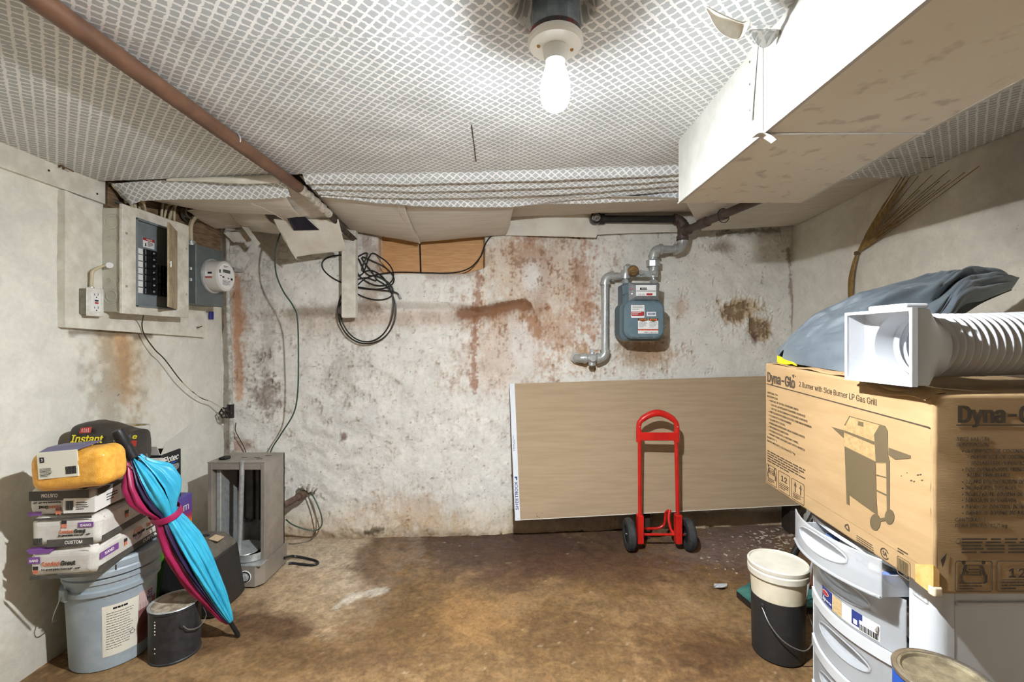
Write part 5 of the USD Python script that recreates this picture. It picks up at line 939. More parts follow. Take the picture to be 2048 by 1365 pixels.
for x, y in ((-1.40, 2.50), (-1.36, 2.54), (-1.37, 2.47), (-1.47, 2.50)): obj("vent_slot", bx((x - .016, y - .005, .6395), (x + .016, y + .005, .6405), 0), m_ink, tp, False)
obj("dark_knob", rbx((-1.575, 2.44, .637), (-1.535, 2.49, .655), .008), m_brk, br)
base = Polygon([(-1.62, 2.345), (-1.325, 2.345), (-1.295, 2.385), (-1.295, 2.615), (-1.62, 2.615)]); bm = trimesh.creation.extrude_polygon(base, .108, engine="earcut"); bm.apply_translation((0, 0, .012))
bs = obj("base", bm, m_st, br, 20); obj("seam", bx((-1.62, 2.344, .117), (-1.296, 2.41, .1225), .001), m_galv, bs, False)
kn_ = np.array([-1.375, 2.344, .064]); kb = obj("dial", lathe([(0, .002), (.030, .002), (.032, 0)], kn_, (0, -1, 0), 28), m_lab, br); obj("dial_ring", lathe([(.022, .004), (.027, .004), (.028, .002)], kn_, (0, -1, 0), 28), m_ink, kb); obj("knob", cat([lathe([(0, .016), (.017, .015), (.019, .002)], kn_, (0, -1, 0), 20), bx(kn_ + (-.004, -.024, -.018), kn_ + (.004, -.012, .018), .002)]), m_galv, kb)
for x in (-1.50, -1.41): obj("heating_loop", tube(spline([(x - .028, 2.592, .585), (x - .028, 2.592, .30), (x - .024, 2.592, .265), (x, 2.592, .252), (x + .024, 2.592, .265), (x + .028, 2.592, .30), (x + .028, 2.592, .585)], 6), .0055, 10), M("element_dark", (40, 37, 35), None, rough=.5) if x < -1.45 else UsdShade.Material.Get(stage, "/World/Looks/element_dark"), br)
obj("shield", bx((-1.58, 2.43, .14), (-1.555, 2.58, .60), .004), m_galv, br, False)
rod = [(-1.425, 2.405, .645), (-1.455, 2.43, .165)]; obj("spit_rod", cyl(*map(np.array, rod), .0125, sides=16), m_galv, br)
obj("drip_disc", lathe([(0, 0), (.085, 0), (.087, .003), (.085, .006), (0, .008)], (-1.445, 2.455, .160), (.05, -.06, 1), 36), m_galv, br); pnm = obj("drip_pan", lathe([(0, .002), (.078, .002), (.085, .008), (.088, .045), (.085, .045), (.082, .010), (0, .008)], (-1.40, 2.445, .1215), n=36), m_galv, br); obj("char", lathe([(0, .004), (.075, .002), (.078, 0)], (-1.40, 2.445, .131), n=24), M("char", (58, 56, 54), (92, 90, 88), 80, .9, bump=.8), pnm)
pc = thing("broiler_cable", "black power cable looped on the floor right of the metal broiler", "cable", onz(600, 1125, .006))
obj("cord", wire([(-1.29, 2.58, .05), onz(585, 1113, .02), onz(605, 1116, .008), onz(630, 1122, .007), onz(636, 1127, .007), onz(625, 1131, .007), onz(600, 1129, .007), onz(585, 1127, .007), onz(577, 1128, .008)], .007), m_brk, pc)
# ================================================================ drywall board and hand truck
db = thing("drywall_board", "long tan drywall board leaning on the back wall with a white taped left edge", "board", (.9, 2.9, .17))
m_dry = M("drywall_paper", (172, 150, 122), (164, 142, 114), 6, .85, bump=.05, stretch=(.6, 1, 9), detail=8, lo=.42, hi=.60)
DB = {"tl": P(1020, 768, 3.0), "bl": P(1031, 1042, 2.82), "tr": P(1594, 750.5, 3.10), "br": P(1604, 1011, 2.95)}
nb = np.cross(DB["br"] - DB["bl"], DB["tl"] - DB["bl"]); nb /= np.linalg.norm(nb)      # towards the lens
if nb[1] > 0: nb = -nb
obj("board", hullm([q - nb * t for q in DB.values() for t in (0, .0125)]), m_dry, db, False)
ub = DB["br"] - DB["bl"]; ub /= np.linalg.norm(ub); vb_ = DB["tl"] - DB["bl"]; hb = np.linalg.norm(vb_); vb_ /= hb; ub2 = np.cross(vb_, nb); ub2 = ub2 if ub2[0] > 0 else -ub2
def dbq(u, v, o=.0008): return DB["bl"] + ub * u + vb_ * v + nb * o
tp_ = obj("edge_tape", cat([hullm([dbq(u, v, o) for u in (-.002, .030) for v in (0, hb) for o in (0, .0012)]), hullm([dbq(-.002, v, o) for v in (0, hb) for o in (.0012, -.013)] + [dbq(-.003, v, o) for v in (0, hb) for o in (.0012, -.013)])]), M("tape_white", (214, 218, 224), None, rough=.6), db, False)
obj("lettering", text("SHEETROCK", .018, dbq(.022, .06, .0014), vb_, -ub, .17, True), m_navy, tp_, False); obj("logo", frame(extr([(0, 0), (.022, 0), (.022, .016), (.012, .016), (.012, .008), (0, .008)]), dbq(.022, .24, .0014), vb_, -ub), m_navy, tp_, False)
obj("print", frame(extr(dashes(rng, .12, .012, 2, .4)), dbq(.018, .42, .0014), vb_, -ub), m_navy, tp_, False)
obj("bottom_edge", hullm([DB[k] + nb * .0006 + vb_ * s - nb * t for k in ("bl", "br") for s in (0, .004) for t in (0, .012)]), M("gypsum_edge", (222, 216, 204), None, rough=.8), db, False)
sc_ = []
for k in range(26):
    u, v = rng.uniform(.1, 1.8), rng.uniform(.15, hb - .05); sc_.append(frame(extr(sbox(0, 0, rng.uniform(.03, .14), .0012)), dbq(u, v), ub, vb_))
obj("scuff", cat(sc_), M("scuff_pale", (190, 170, 142), None, rough=.9), db, False, kind="stuff")
sm_ = []
for k in range(40): u, v = .10 + abs(rng.normal(0, .035)) + .03, .045 + rng.normal(0, .016); sm_.append(frame(extr(Point(0, 0).buffer(rng.uniform(.001, .004), 3)), dbq(u, max(v, .01), .0009), ub, vb_))
obj("mould_spot", cat(sm_), M("mould", (104, 84, 62), None, rough=.9), db, False, kind="stuff")
for i, u in enumerate((.84, 1.86)):
    q = dbq(u, 0, -.02); w_ = thing("wooden_block", ["dark wooden block under the drywall board behind the hand truck", "dark wooden block under the right end of the drywall board"][i], "block", (q[0], q[1] + .05, 0))
    obj("block", bx((q[0] - .035, q[1] + .04, .0), (q[0] + .035, q[1] + .14, q[2] - .001), .003), m_dark, w_, False)

m_redp = M("red_paint", (206, 34, 26), (186, 28, 22), 12, .28, spec=.6); m_tyre = M("tyre_rubber", (40, 42, 43), (58, 60, 60), 30, .75, bump=.15)
ht = thing("hand_truck", "small bright red hand truck with black wheels standing before the drywall", "hand truck", (.89, 2.75, 0))
YH = 2.755
xl, xr = P(1281, 970, YH)[0], P(1357.5, 970, YH)[0]; xm = (xl + xr) / 2; zt = P(0, 828, YH)[2]
for x in (xl, xr):
    obj("rail", cyl((x, YH + .01, .10), (x - .004 * np.sign(x - xm), YH + .035, .70), .0115, sides=18), m_redp, ht)
    obj("foot_bracket", bx((x - .019, YH - .012, .052), (x + .019, YH + .035, .225), .004), m_redp, ht, False)
    obj("sleeve", cyl((x, YH + .033, .662), (x, YH + .036, .735), .0175, sides=18), m_redp, ht)
hp = spline([(xl, YH + .034, .70), (xl, YH + .036, .765), (xl + .02, YH + .037, .798), (xl + .07, YH + .038, .828), (xm, YH + .038, .838), (xr - .07, YH + .038, .828), (xr - .02, YH + .037, .798), (xr, YH + .036, .765), (xr, YH + .034, .70)], 8)
hd = obj("handle", tube(hp, .0155, 18), m_redp, ht); obj("grip", tube(hp[14:-14], np.interp(np.linspace(0, 1, len(hp) - 28), [0, .08, .5, .92, 1], [.0155, .0185, .0215, .0185, .0155]), 20), m_redp, hd)
obj("cross_bar", bx((xl, YH + .016, .672), (xr, YH + .026, .722), .004), m_redp, ht, False)
for x in (xl, xr): obj("rivet", lathe([(0, .003), (.003, .0025), (.004, 0)], (x, YH + .0185, .757), (0, -1, 0), 10), m_galv, hd)
obj("axle", cyl((xl - .075, YH + .03, .095), (xr + .075, YH + .03, .095), .0075, sides=12), m_redp, ht)
obj("nose_tube", tube(spline([(xl + .006, YH + .10, .10), (xl + .03, YH + .12, .095), (xm, YH + .125, .092), (xr - .075, YH + .125, .098), (xr - .045, YH + .125, .125), (xr - .038, YH + .12, .19), (xr - .03, YH + .10, .215)], 8), .0085, 12), m_redp, ht)
obj("brace", tube(spline([(xr - .022, YH + .09, .225), (xr - .035, YH + .075, .18), (xr - .03, YH + .05, .12), (xr - .006, YH + .03, .085)], 8), .009, 12), m_redp, ht); obj("brace", tube(spline([(xl + .004, YH + .02, .20), (xl + .010, YH + .09, .17), (xl + .006, YH + .10, .10)], 8), .008, 12), m_redp, ht)
for x, s in ((xl - .060, -1), (xr + .068, 1)):
    c = np.array([x, YH + .03, .0965]); wh = obj("wheel", lathe([(.052, -.022), (.07, -.025), (.088, -.022), (.0955, -.012), (.0965, 0), (.0955, .012), (.088, .022), (.07, .025), (.052, .022), (.052, -.022)], c, Xa, 40), m_tyre, ht)
    obj("hub", lathe([(0, -.026), (.014, -.026), (.016, -.016), (.05, -.012), (.053, -.018), (.053, .018), (.05, .012), (.016, .016), (.014, .026), (0, .026)], c, Xa, 28), m_black, wh)

# ================================================================ right: grill carton on a drawer cart, hose, cover
XB, YN, YF_ = 1.02, 1.10, 1.835; TILT = .042 / (YF_ - YN); Z0, Z1 = .664, 1.150; XR = 1.56
gc = thing("grill_carton", "large brown printed cardboard carton standing on the plastic drawer cart", "carton", (1.3, 1.45, Z0))
def bz(y): return TILT * (y - YN)
m_kraft = M("kraft_cardboard", (168, 138, 99), (159, 130, 91), 5, .82, bump=.1, bs=90, stretch=(1, 1, 6)); m_kink = M("kraft_ink", (64, 52, 40), (78, 64, 48), 40, .75); m_kink2 = M("kraft_ink_mid", (112, 96, 66), None, rough=.75); m_kink3 = M("kraft_ink_light", (172, 142, 96), (150, 124, 82), 60, .8)
def cpt(x, y, z): return np.array([x, y, z + bz(y)])
s4 = trimesh.creation.icosphere(2, .009).vertices
cm_ = hullm(np.vstack([s4 + cpt(x, y, z) for x in (XB + .009, XR - .009) for y in (YN + .009, YF_ - .009) for z in (Z0 + .010, Z1 - .009)]))
v_, f_ = trimesh.remesh.subdivide_to_size(cm_.vertices, cm_.faces, .05); cm_ = trimesh.Trimesh(v_, f_)
edge = (np.abs(cm_.vertices[:, 0] - XB - .0) < .02) & (np.abs(cm_.vertices[:, 1] - YN) < .02); cm_.vertices[edge] += (fbm(cm_.vertices[edge] * 30, 2, 300) - .5)[:, None] * np.array([.008, .008, 0]) + np.array([.002, .002, 0])
body = obj("carton", cm_, m_kraft, gc, 35)
UL, UZ = np.array([0, -1., -TILT]), np.array([0, 0, 1.])        # print on the left cheek reads towards the lens
UL = UL / np.linalg.norm(UL)
def L(s, v, o=.0006): return np.array([XB - o, YF_ - s, Z1 + bz(YF_ - s) + v])
def lp(px, py): q = onx(px, py, XB); s = YF_ - q[1]; return s, q[2] - Z1 - bz(q[1])
def lpoly(pts): return Polygon([lp(*p) for p in pts]).buffer(0)
def lprint(nm, shape, mat, o=.0006): return obj(nm, frame(extr(shape), (XB - o, YF_, Z1 + bz(YF_)), UL, UZ), mat, gc, False)
def ltext(s, a, v, h, w=None, bold=False, mat=m_kink): return obj("lettering", text(s, h, L(a, v), UL, UZ, w, bold), mat, gc, False)
[obj("lettering", text("Dyna-Glo", .037, L(.014 + .0018 * k, -.072), UL, UZ, .176, True, .0002 + .00006 * k), m_kink, gc, False) for k in range(3)]; lprint("rule", sbox(.014, -.084, .725, -.0805), m_kink); lprint("flame", unary_union([Polygon([(.186, -.034), (.190, -.024), (.186, -.030), (.181, -.026)]).buffer(.002), Point(.198, -.028).buffer(.0025)]), m_kink)
ltext("2 Burner with Side Burner LP Gas Grill", .218, -.061, .018, .345, False)
lines = ["1002 665 734", "DESCRIPTION:", "\u2022 448 SQ. IN TOTAL COOKING AREA", "- 341 SQ. IN PRIMARY COOKING SURFACE", "- 107 SQ. IN SECONDARY COOKING SURFACE", "\u2022 TWO 12,000 BTU STAINLESS STEEL TUBE MAIN BURNERS", "\u2022 12,000 BTU SIDE BURNER", "\u2022 36,000 BTU TOTAL", "\u2022 PORCELAIN COATED CAST IRON COOKING GRATES", "\u2022 INTEGRATED IGNITION", "\u2022 STAINLESS STEEL CONTROL PANEL", "\u2022 FRONT PANEL DESIGN CART WITH WHEELS", "QUANTITY: 1", "GROSS WEIGHT: 52.2 lbs/23.7 kg"]
for i, s in enumerate(lines): ltext(s, .016 + (.012 if s[0] in "\u2022-" else 0) + (.008 if s[0] == "-" else 0), -.119 - .0148 * i, .0072, .0060 * len(s) * (.86 if len(s) > 40 else 1.0))
lprint("small_print", __import__("shapely").affinity.translate(dashes(rng, .255, .048, 5, .45), .02, -.394), m_kink)
def icon_frame(a, b, c, d): return rrect(a, c, b, d, .006).difference(rrect(a + .0016, c + .0016, b - .0016, d - .0016, .005))
import shapely.affinity as aff
def lift_icon(a, c, k=1.0):
    """Two bent figures holding a carton."""
    q = [sbox(.021, .030, .052, .052).difference(sbox(.0225, .0315, .0505, .0505)), sbox(.026, .036, .047, .038), sbox(.026, .042, .047, .044)]
    for sg, x in ((1, .013), (-1, .060)): q += [Point(x + .002 * sg, .058).buffer(.0042), Polygon([(x - .004, .030), (x + .004, .030), (x + .006 * sg + .002, .052), (x + .006 * sg - .004, .052)]), Polygon([(x - .001, .046), (x - .001, .042), (x + .012 * sg, .035), (x + .012 * sg, .039)]), sbox(min(x, x - .006 * sg), .018, max(x, x - .006 * sg), .032), sbox(min(x - .006 * sg, x + .002 * sg), .014, max(x - .006 * sg, x + .002 * sg), .019)]
    return aff.translate(aff.scale(unary_union([p.buffer(0) for p in q]), k, k, origin=(0, 0)), a, c)
VB = -.474
for a, b in ((.012, .084), (.094, .166), (.176, .248)): lprint("icon_frame", icon_frame(a, b, VB, VB + .074), m_kink)
lprint("lifting_icon", lift_icon(.012, VB + .010), m_kink); lprint("small_print", aff.translate(dashes(rng, .055, .018, 3, .45), .022, VB + .004), m_kink)
ltext("12", .108, VB + .040, .020, .036, True); lprint("small_print", aff.translate(unary_union([sbox(0, .024, .06, .0252), dashes(rng, .06, .02, 3, .4)]), .100, VB + .006), m_kink)
for x in (.198, .228): lprint("arrow", unary_union([sbox(x - .002, VB + .030, x + .002, VB + .052), Polygon([(x - .007, VB + .050), (x + .007, VB + .050), (x, VB + .066)])]), m_kink)
lprint("small_print", aff.translate(unary_union([sbox(0, .020, .058, .0212), dashes(rng, .055, .016, 3, .4)]), .184, VB + .005), m_kink)
# the grill drawn on the left cheek (photo pixels measured on that face)
z3 = lambda x, y: (1525 + x / 4.876, 720 + y / 4.876); z7 = lambda x, y: (1450 + x / 2.651, 850 + y / 2.651)
dk, md = m_kink2, m_kink3; m_kdark = M("kraft_ink_dark", (92, 78, 54), None, rough=.75)
lprint("picture_shade", lpoly([z3(*p) for p in ((855, 548), (1200, 648), (1225, 690), (1230, 860), (1225, 1010), (1110, 1010), (1112, 985), (795, 835), (805, 640))]), md)
lprint("picture_dark", unary_union([lpoly([z3(*p) for p in q]) for q in (((1150, 640), (1205, 652), (1228, 700), (1230, 1005), (1112, 1005), (1100, 800), (1095, 730)), ((678, 655), (800, 690), (800, 765), (790, 760)), ((806, 690), (1098, 800), (1098, 832), (806, 712)), ((940, 600), (990, 612), (990, 655), (935, 640)), ((1240, 860), (1450, 935), (1450, 962), (1300, 975), (1235, 930)), ((1195, 930), (1225, 915), (1250, 1000), (1215, 1010)))]), m_kdark, .001)
lprint("picture_cart", unary_union([lpoly([z3(805, 845), z3(1108, 995), z3(1118, 1365), z7(812, 480), z7(795, 470), z7(660, 372), z7(662, 428), z7(648, 420)]), lpoly([z7(858, 195), z7(876, 200), z7(876, 470), z7(862, 470)])] + [lpoly([z7(*p) for p in q]) for q in (((800, 262), (862, 280), (862, 285), (800, 268)), ((800, 342), (862, 372), (862, 380), (800, 350)), ((815, 500), (865, 490), (865, 505), (815, 520)))] + [lpoly([z7(cx + rx * math.cos(a), cy + ry * math.sin(a)) for a in np.linspace(0, 2 * math.pi, 26)]) for cx, cy, rx, ry in ((800, 518, 28, 44), (876, 490, 25, 40))]), m_kdark, .0008)
lprint("picture_line", unary_union([lpoly([z3(*p) for p in q]) for q in (((852, 548), (1200, 646), (1205, 654), (856, 556)), ((803, 640), (855, 546), (862, 552), (812, 645)), ((815, 860), (935, 915), (935, 922), (815, 868)))]), m_kdark, .0012)
lprint("recycling_mark", unary_union([aff.rotate(Polygon([(-.007, .004), (.004, .010), (.010, .004), (.006, .002), (.004, .005), (-.003, .001)]), k * 120, origin=(0, 0)) for k in range(3)]) if False else aff.translate(unary_union([aff.rotate(Polygon([(-.008, .005), (.003, .012), (.008, .005), (.004, .004), (.002, .007), (-.005, .002)]), k * 120, origin=(0, 0)) for k in range(3)]), *lp(*z7(650, 545))), m_kink)
cs = lp(*z7(849, 685)); lprint("certification_mark", aff.translate(unary_union([Point(0, 0).buffer(.0145).difference(Point(0, 0).buffer(.0118)).difference(sbox(.005, -.006, .02, .006))]), *cs), m_kink); ltext("SA", cs[0] - .008, cs[1] - .005, .011, .014, True)
q = lp(*z7(700, 640)); lprint("small_print", aff.translate(dashes(rng, .07, .03, 5, .35), q[0], q[1]), m_kink); q = lp(*z7(922, 775)); lprint("barcode", aff.translate(unary_union([barcode(rng, .030, .034), icon_frame(-.004, .036, -.008, .040)]), q[0], q[1]), m_kink2); lprint("small_print", aff.translate(dashes(rng, .04, .014, 2, .5), q[0] - .002, q[1] + .046), m_kink)
lprint("fold_line", sbox(.02, -.420, .70, -.4192) if False else sbox(.25, -.432, .70, -.4312), m_kink3)
tears = [aff.translate(Polygon([(0, 0), (.004, .001), (.006, .005), (.001, .003)]).buffer(0), *lp(*z7(x, y))) for x, y in ((985, 300), (1000, 305), (1035, 268), (1042, 298), (1020, 270))] + [aff.translate(Point(0, 0).buffer(.0012), *lp(*z3(x, y))) for x, y in ((1415, 1105), (1360, 1135))]
lprint("tear_mark", unary_union(tears), m_kink)
# the end that faces the lens
Rz = lambda py: H - (py - CY) / F * YN
def rtext(s, x, py, h, w=None, bold=False): return obj("lettering", text(s, h, (x, YN - .0006, Rz(py)), UX, UZ, w, bold), m_kink, gc, False)
def rprint(nm, sh_, mat=m_kink): return obj(nm, frame(extr(sh_), (0, YN - .0006, 0), UX, UZ), mat, gc, False)
[obj("lettering", text("Dyna-Glo", .039, (1.073 + .002 * k, YN - .0006, Rz(845)), UX, UZ, .222, True, .0002 + .00006 * k), m_kink, gc, False) for k in range(3)]; rprint("rule", sbox(1.073, Rz(852), 1.52, Rz(849.5)))
rl = [("1002 665 734", 882, 0), ("DESCRIPCI\u00d3N:", 893.5, 0), ("\u2022 SUPERFICIE DE COCINADO TOTAL 0.289 m\u00b2", 906, 1), ("- SUPERFICIE DE COCINADO PRINCIPAL", 918, 2), ("- SECUNDARIA SUPERFICIE DE COCINADO", 930.5, 2), ("\u2022 DOS QUEMADORES PRINCIPALES DE TUBO DE", 943, 1), ("ACERO INOXIDABLE", 954.5, 2), ("\u2022 12,000 BTU ESTACI\u00d3N DE QUEMADOR LATERAL", 967.5, 1), ("\u2022 36,000 BTU TOTALES", 980, 1), ("\u2022 REJILLAS DE COCINA DE HIERRO FUNDIDO", 992.5, 1), ("\u2022 IGNICI\u00d3N INTEGRADA", 1004.5, 1), ("\u2022 PANEL DE CONTROL DE ACERO INOXIDABLE", 1017.5, 1), ("\u2022 CARRO DE DISE\u00d1O DE PANEL FRONTAL", 1030, 1), ("CANTIDAD: 1", 1043.5, -.3), ("PESO BRUTO: 23,7 kg", 1055.5, -.3)]
for s, py, k in rl: rtext(s, 1.073 + .012 * k, py, .0092, .0066 * len(s))
rprint("small_print", aff.translate(unary_union([dashes(rng, .40, .04, 5, .5), icon_frame(-.014, -.002, .026, .040)]), 1.086, Rz(1110)))
for a in (1.070, 1.170, 1.270): rprint("icon_frame", icon_frame(a, a + .090, Rz(1184), Rz(1122)))
rprint("lifting_icon", lift_icon(1.074, Rz(1184) + .006, 1.12)); rprint("small_print", aff.translate(dashes(rng, .07, .02, 3, .45), 1.080, Rz(1182))); rtext("12", 1.196, 1155, .021, .04, True); rprint("small_print", aff.translate(unary_union([sbox(0, .026, .07, .0275), dashes(rng, .07, .022, 3, .45)]), 1.181, Rz(1182)))
for x in (1.30, 1.335): rprint("arrow", unary_union([sbox(x - .0025, Rz(1165), x + .0025, Rz(1143)), Polygon([(x - .009, Rz(1144)), (x + .009, Rz(1144)), (x, Rz(1128))])]))
rprint("stain_mark", Polygon([(1.035, Rz(1120)), (1.050, Rz(1105)), (1.046, Rz(1122)), (1.040, Rz(1135))]), m_kink)
obj("clear_tape", hullm([cpt(XB - .0012, y, Z0 + z) for y, z in ((YN, .0), (YN + .05, .005), (YN + .05, .05), (YN, .075))] + [cpt(XB + .012, YN - .0012, Z0 + z) for z in (.0, .06)]), M("packing_tape", (196, 148, 78), (206, 170, 110), 30, .2), gc, False)
obj("torn_corner", rbx((XB - .003, YN - .004, Z0 - .004), (XB + .02, YN + .016, Z0 + .022), .006), M("torn_paper_fluff", (206, 190, 164), None, rough=.9), gc)
fl = np.array([[cpt(XB - .012 + .05 * u, YN + .01 + .22 * v, Z1 + .004 - .02 * (1 - u) ** 2 + .005 * math.sin(9 * v)) for v in np.linspace(0, 1, 14)] for u in np.linspace(0, 1, 6)]); obj("flap_edge", thick(fl, .004), m_kraft, gc, True)
fl = np.array([[cpt(XB + .0 + .05 * u, YN + .26 + .46 * v, Z1 + .002 + .012 * math.sin(3 * v + 1) * u + .003 * math.sin(17 * v)) for v in np.linspace(0, 1, 20)] for u in np.linspace(.12, 1, 6)]); obj("flap_edge", thick(fl, .004), m_kraft, gc, True)

# white hose with rectangular mouth
hs = thing("vent_hose", "white ribbed flexible vent hose with a rectangular mouth on top of the carton", "hose", (1.2, 1.21, 1.16))
m_hose = M("hose_white", (190, 192, 195), None, rough=.3)
ya, yb, za, zb = 1.10, 1.315, 1.172, 1.358; xa = .968; hc = np.array([0, (ya + yb) / 2, (za + zb) / 2])
NR = 72; ra_ = np.sort(np.concatenate([np.linspace(0, 2 * math.pi, NR - 4, endpoint=False) + .013, [math.atan2(b, a) % (2 * math.pi) for a in (-.1075, .1075) for b in (-.093, .093)]]))
def rectring(x, k0, k1):
    """Ring from the rectangular mouth (k0 = 0) to the hose's circle (k0 = 1), inset by k1."""
    cs_, sn = np.cos(ra_), np.sin(ra_); hy, hz = .1075 - k1, .093 - k1
    r = np.minimum(hy / np.maximum(np.abs(cs_), 1e-6), hz / np.maximum(np.abs(sn), 1e-6)) * (1 - k0) + (.086 - .3 * k1) * k0
    return np.stack([np.full(NR, x), hc[1] + r * cs_, hc[2] + r * sn], -1)
outer = [rectring(x, k, 0) for x, k in ((xa, 0), (xa + .040, 0), (xa + .085, .75), (xa + .10, 1), (xa + .118, 1))]; inner = [rectring(x, k, .004) for x, k in ((xa + .118, 1), (xa + .062, 1), (xa + .058, 1), (xa + .048, 0), (xa, 0))]
obj("mouth", surf(np.stack(outer + inner + [outer[0]], 1), False, True), m_hose, hs, 35)
rim = [rectring(xa - .004, 0, -.0035), rectring(xa + .010, 0, -.0035), rectring(xa + .010, 0, .002), rectring(xa - .0005, 0, .0048), rectring(xa - .004, 0, .0048), rectring(xa - .004, 0, -.0035)]; obj("rim", surf(np.stack(rim, 1), False, True), m_hose, hs, 35)
obj("latch", rbx((xa + .0, ya + .02, zb + .002), (xa + .06, ya + .14, zb + .016), .006), m_hose, hs)
xs_ = np.linspace(xa + .112, 1.935, 520); prof = .0845 - .0085 * np.abs(((xs_ - xa) / .0205) % 1 * 2 - 1) ** 1.0
cyy = hc[1] + .010 * np.sin((xs_ - 1.1) * 3); czz = hc[2] + .004 + .030 * ss(1.15, 1.9, xs_)
a = np.linspace(0, 2 * math.pi, 44, endpoint=False)
def hosegrid(pr): return np.stack([np.broadcast_to(xs_, (44, len(xs_))) + 0, cyy + pr * np.cos(a)[:, None], czz + pr * np.sin(a)[:, None]], -1)
ho, hi2 = hosegrid(prof), hosegrid(prof - .0015)
obj("hose", cat([surf(ho, False, True), surf(hi2[:, ::-1], False, True)]), m_hose, hs, True)

# dark blue-grey cover
cvr = thing("fabric_cover", "crumpled blue-grey fabric cover with a yellow corner lying behind the white hose", "cover", (1.35, 1.6, 1.18))
m_fab = M("cover_fabric", (98, 108, 115), (84, 93, 101), 8, .55, bump=.15, bs=260, sheen_weight=.2); Yc = 1.55
bt = lambda px, Y: np.array([(px - CX) / F * Y, Y, Z1 + .042 / .735 * (Y - 1.10) + .012])       # on the carton's lid
ridge = spline([P(1557, 712, 1.79), P(1600, 652, 1.74), P(1655, 610, 1.68), P(1740, 580, 1.62), P(1850, 553, 1.58), P(1905, 545, 1.57), P(1960, 546, 1.56), P(2021, 577, 1.55)], 14)
front = spline([bt(1563, 1.765), bt(1612, 1.62), bt(1668, 1.49), bt(1745, 1.37), bt(1840, 1.37), P(1915, 622, 1.44), P(1965, 602, 1.48), P(2022, 579, 1.548)], 14)
back = spline([bt(1563, 1.815), bt(1600, 1.82), bt(1650, 1.82), bt(1745, 1.80), P(1850, 660, 1.79), P(1915, 635, 1.72), P(1965, 606, 1.66), P(2023, 581, 1.56)], 14)
n_ = len(ridge); NW = 72; rows = []
for w in np.linspace(0, 1, NW):
    if w <= .6: k = w / .6; q = front * (1 - k) + ridge * k; q = q + np.array([0, -.025, .035]) * math.sin(math.pi * k)
    else: k = (w - .6) / .4; q = ridge * (1 - k) + back * k; q = q + np.array([0, .02, .03]) * math.sin(math.pi * k)
    rows.append(q)
cg = np.stack(rows, 1); Wg = np.broadcast_to(np.linspace(0, 1, NW), cg.shape[:2]); Ug = np.broadcast_to(np.linspace(0, 1, n_)[:, None], cg.shape[:2])
env = np.sin(np.pi * np.clip(Wg, 0, 1)) ** .6 * ss(0, .1, Ug) * ss(1.0, .9, Ug)
ridged = lambda f, sd, st=(1, 1): 1 - np.abs(fbm(np.stack([Ug * f * st[0] + 2.2 * Wg, Wg * f * st[1] - 1.5 * Ug, 0 * Ug], -1), 3, sd) - .5) * 4
fold = .030 * ridged(4.5, 310, (.7, 1.5)) + .018 * ridged(9, 312, (.6, 1.4)) - .03
crs = lambda c0, c1, c2, wd, am, u0, u1: am * np.exp(-((Wg - (c0 + c1 * Ug + c2 * np.sin(6 * Ug))) / wd) ** 2) * ss(u0, u0 + .08, Ug) * ss(u1 + .08, u1, Ug)
fold = fold + crs(.30, .12, .03, .035, -.030, .40, .95) + crs(.38, .12, .03, .05, .026, .40, .95) + crs(.62, -.35, .04, .03, -.022, .05, .5) + crs(.15, .6, 0, .03, .020, .08, .5) + crs(.05, 1.3, 0, .05, -.024, .05, .30)
cg = cg + (fold * env)[..., None] * np.array([.05, -.62, .6])
inb = (cg[..., 0] < XR) & (cg[..., 1] < YF_); cg[..., 2] = np.where(inb, np.maximum(cg[..., 2], Z1 + bz(cg[..., 1]) + .010), cg[..., 2])
obj("cover", thick(cg, .003), m_fab, cvr, True)
yc = np.array([[P(1554 + 40 * u, 712 + 12 * u + 12 * v + 5 * math.sin(6 * u) * v, 1.79 - .10 * u - .03 * v) for v in np.linspace(0, 1, 8)] for u in np.linspace(0, 1, 14)]); yc[..., 2] = np.maximum(yc[..., 2], Z1 + bz(yc[..., 1]) + .008)
obj("yellow_corner", thick(yc, .004), M("yellow_fabric", (232, 206, 30), (214, 186, 20), 20, .5), cvr, True)

# drawer cart
ct_ = thing("drawer_cart", "white plastic drawer cart with four bowed translucent drawers under the carton", "drawer cart", (1.25, 1.3, 0))
m_cart = M("cart_white", (200, 203, 206), None, rough=.35); m_drw = frosted("drawer_plastic", (220, 223, 226), .42)
yA, yB, xF, xBk = 1.152, 1.618, 1.07, 1.50
def bow(y): return -.050 * (1 - ((y - 1.414) / .19) ** 2).clip(0, 1)
obj("side_panel", rbx((xF + .0505, yA + .001, .012), (xBk, yA + .010, .655), .003), m_cart, ct_); obj("side_panel", rbx((xF + .02, yB - .010, .012), (xBk, yB, .658), .004), m_cart, ct_); obj("back_panel", rbx((xBk - .010, yA, .012), (xBk, yB, .658), .004), m_cart, ct_)
for z in (.652, .615): obj("side_rib", tube([(xF + .055, yA - .002, z), (xBk - .01, yA - .002, z)], .006, 8), m_cart, ct_)
obj("side_groove", bx((xF + .06, yA - .0015, .30), (xBk - .02, yA, .315), .001), m_cart, ct_, False)
pr_ = [(xF + .035 - .035 * math.sin(t), yA + .035 - .035 * math.cos(t)) for t in np.linspace(0, math.pi / 2, 8)]
for y0, y1, fl_ in ((yA, 1.226, 0), (1.602, yB, 1)):
    pg = Polygon(pr_ + [(xF, y1), (xF + .05, y1), (xF + .05, yA)]) if not fl_ else sbox(xF, y0, xF + .05, y1)
    m = trimesh.creation.extrude_polygon(pg, .648, engine="earcut"); m.apply_translation((0, 0, .010)); obj("corner_post", m, m_cart, ct_, 40)
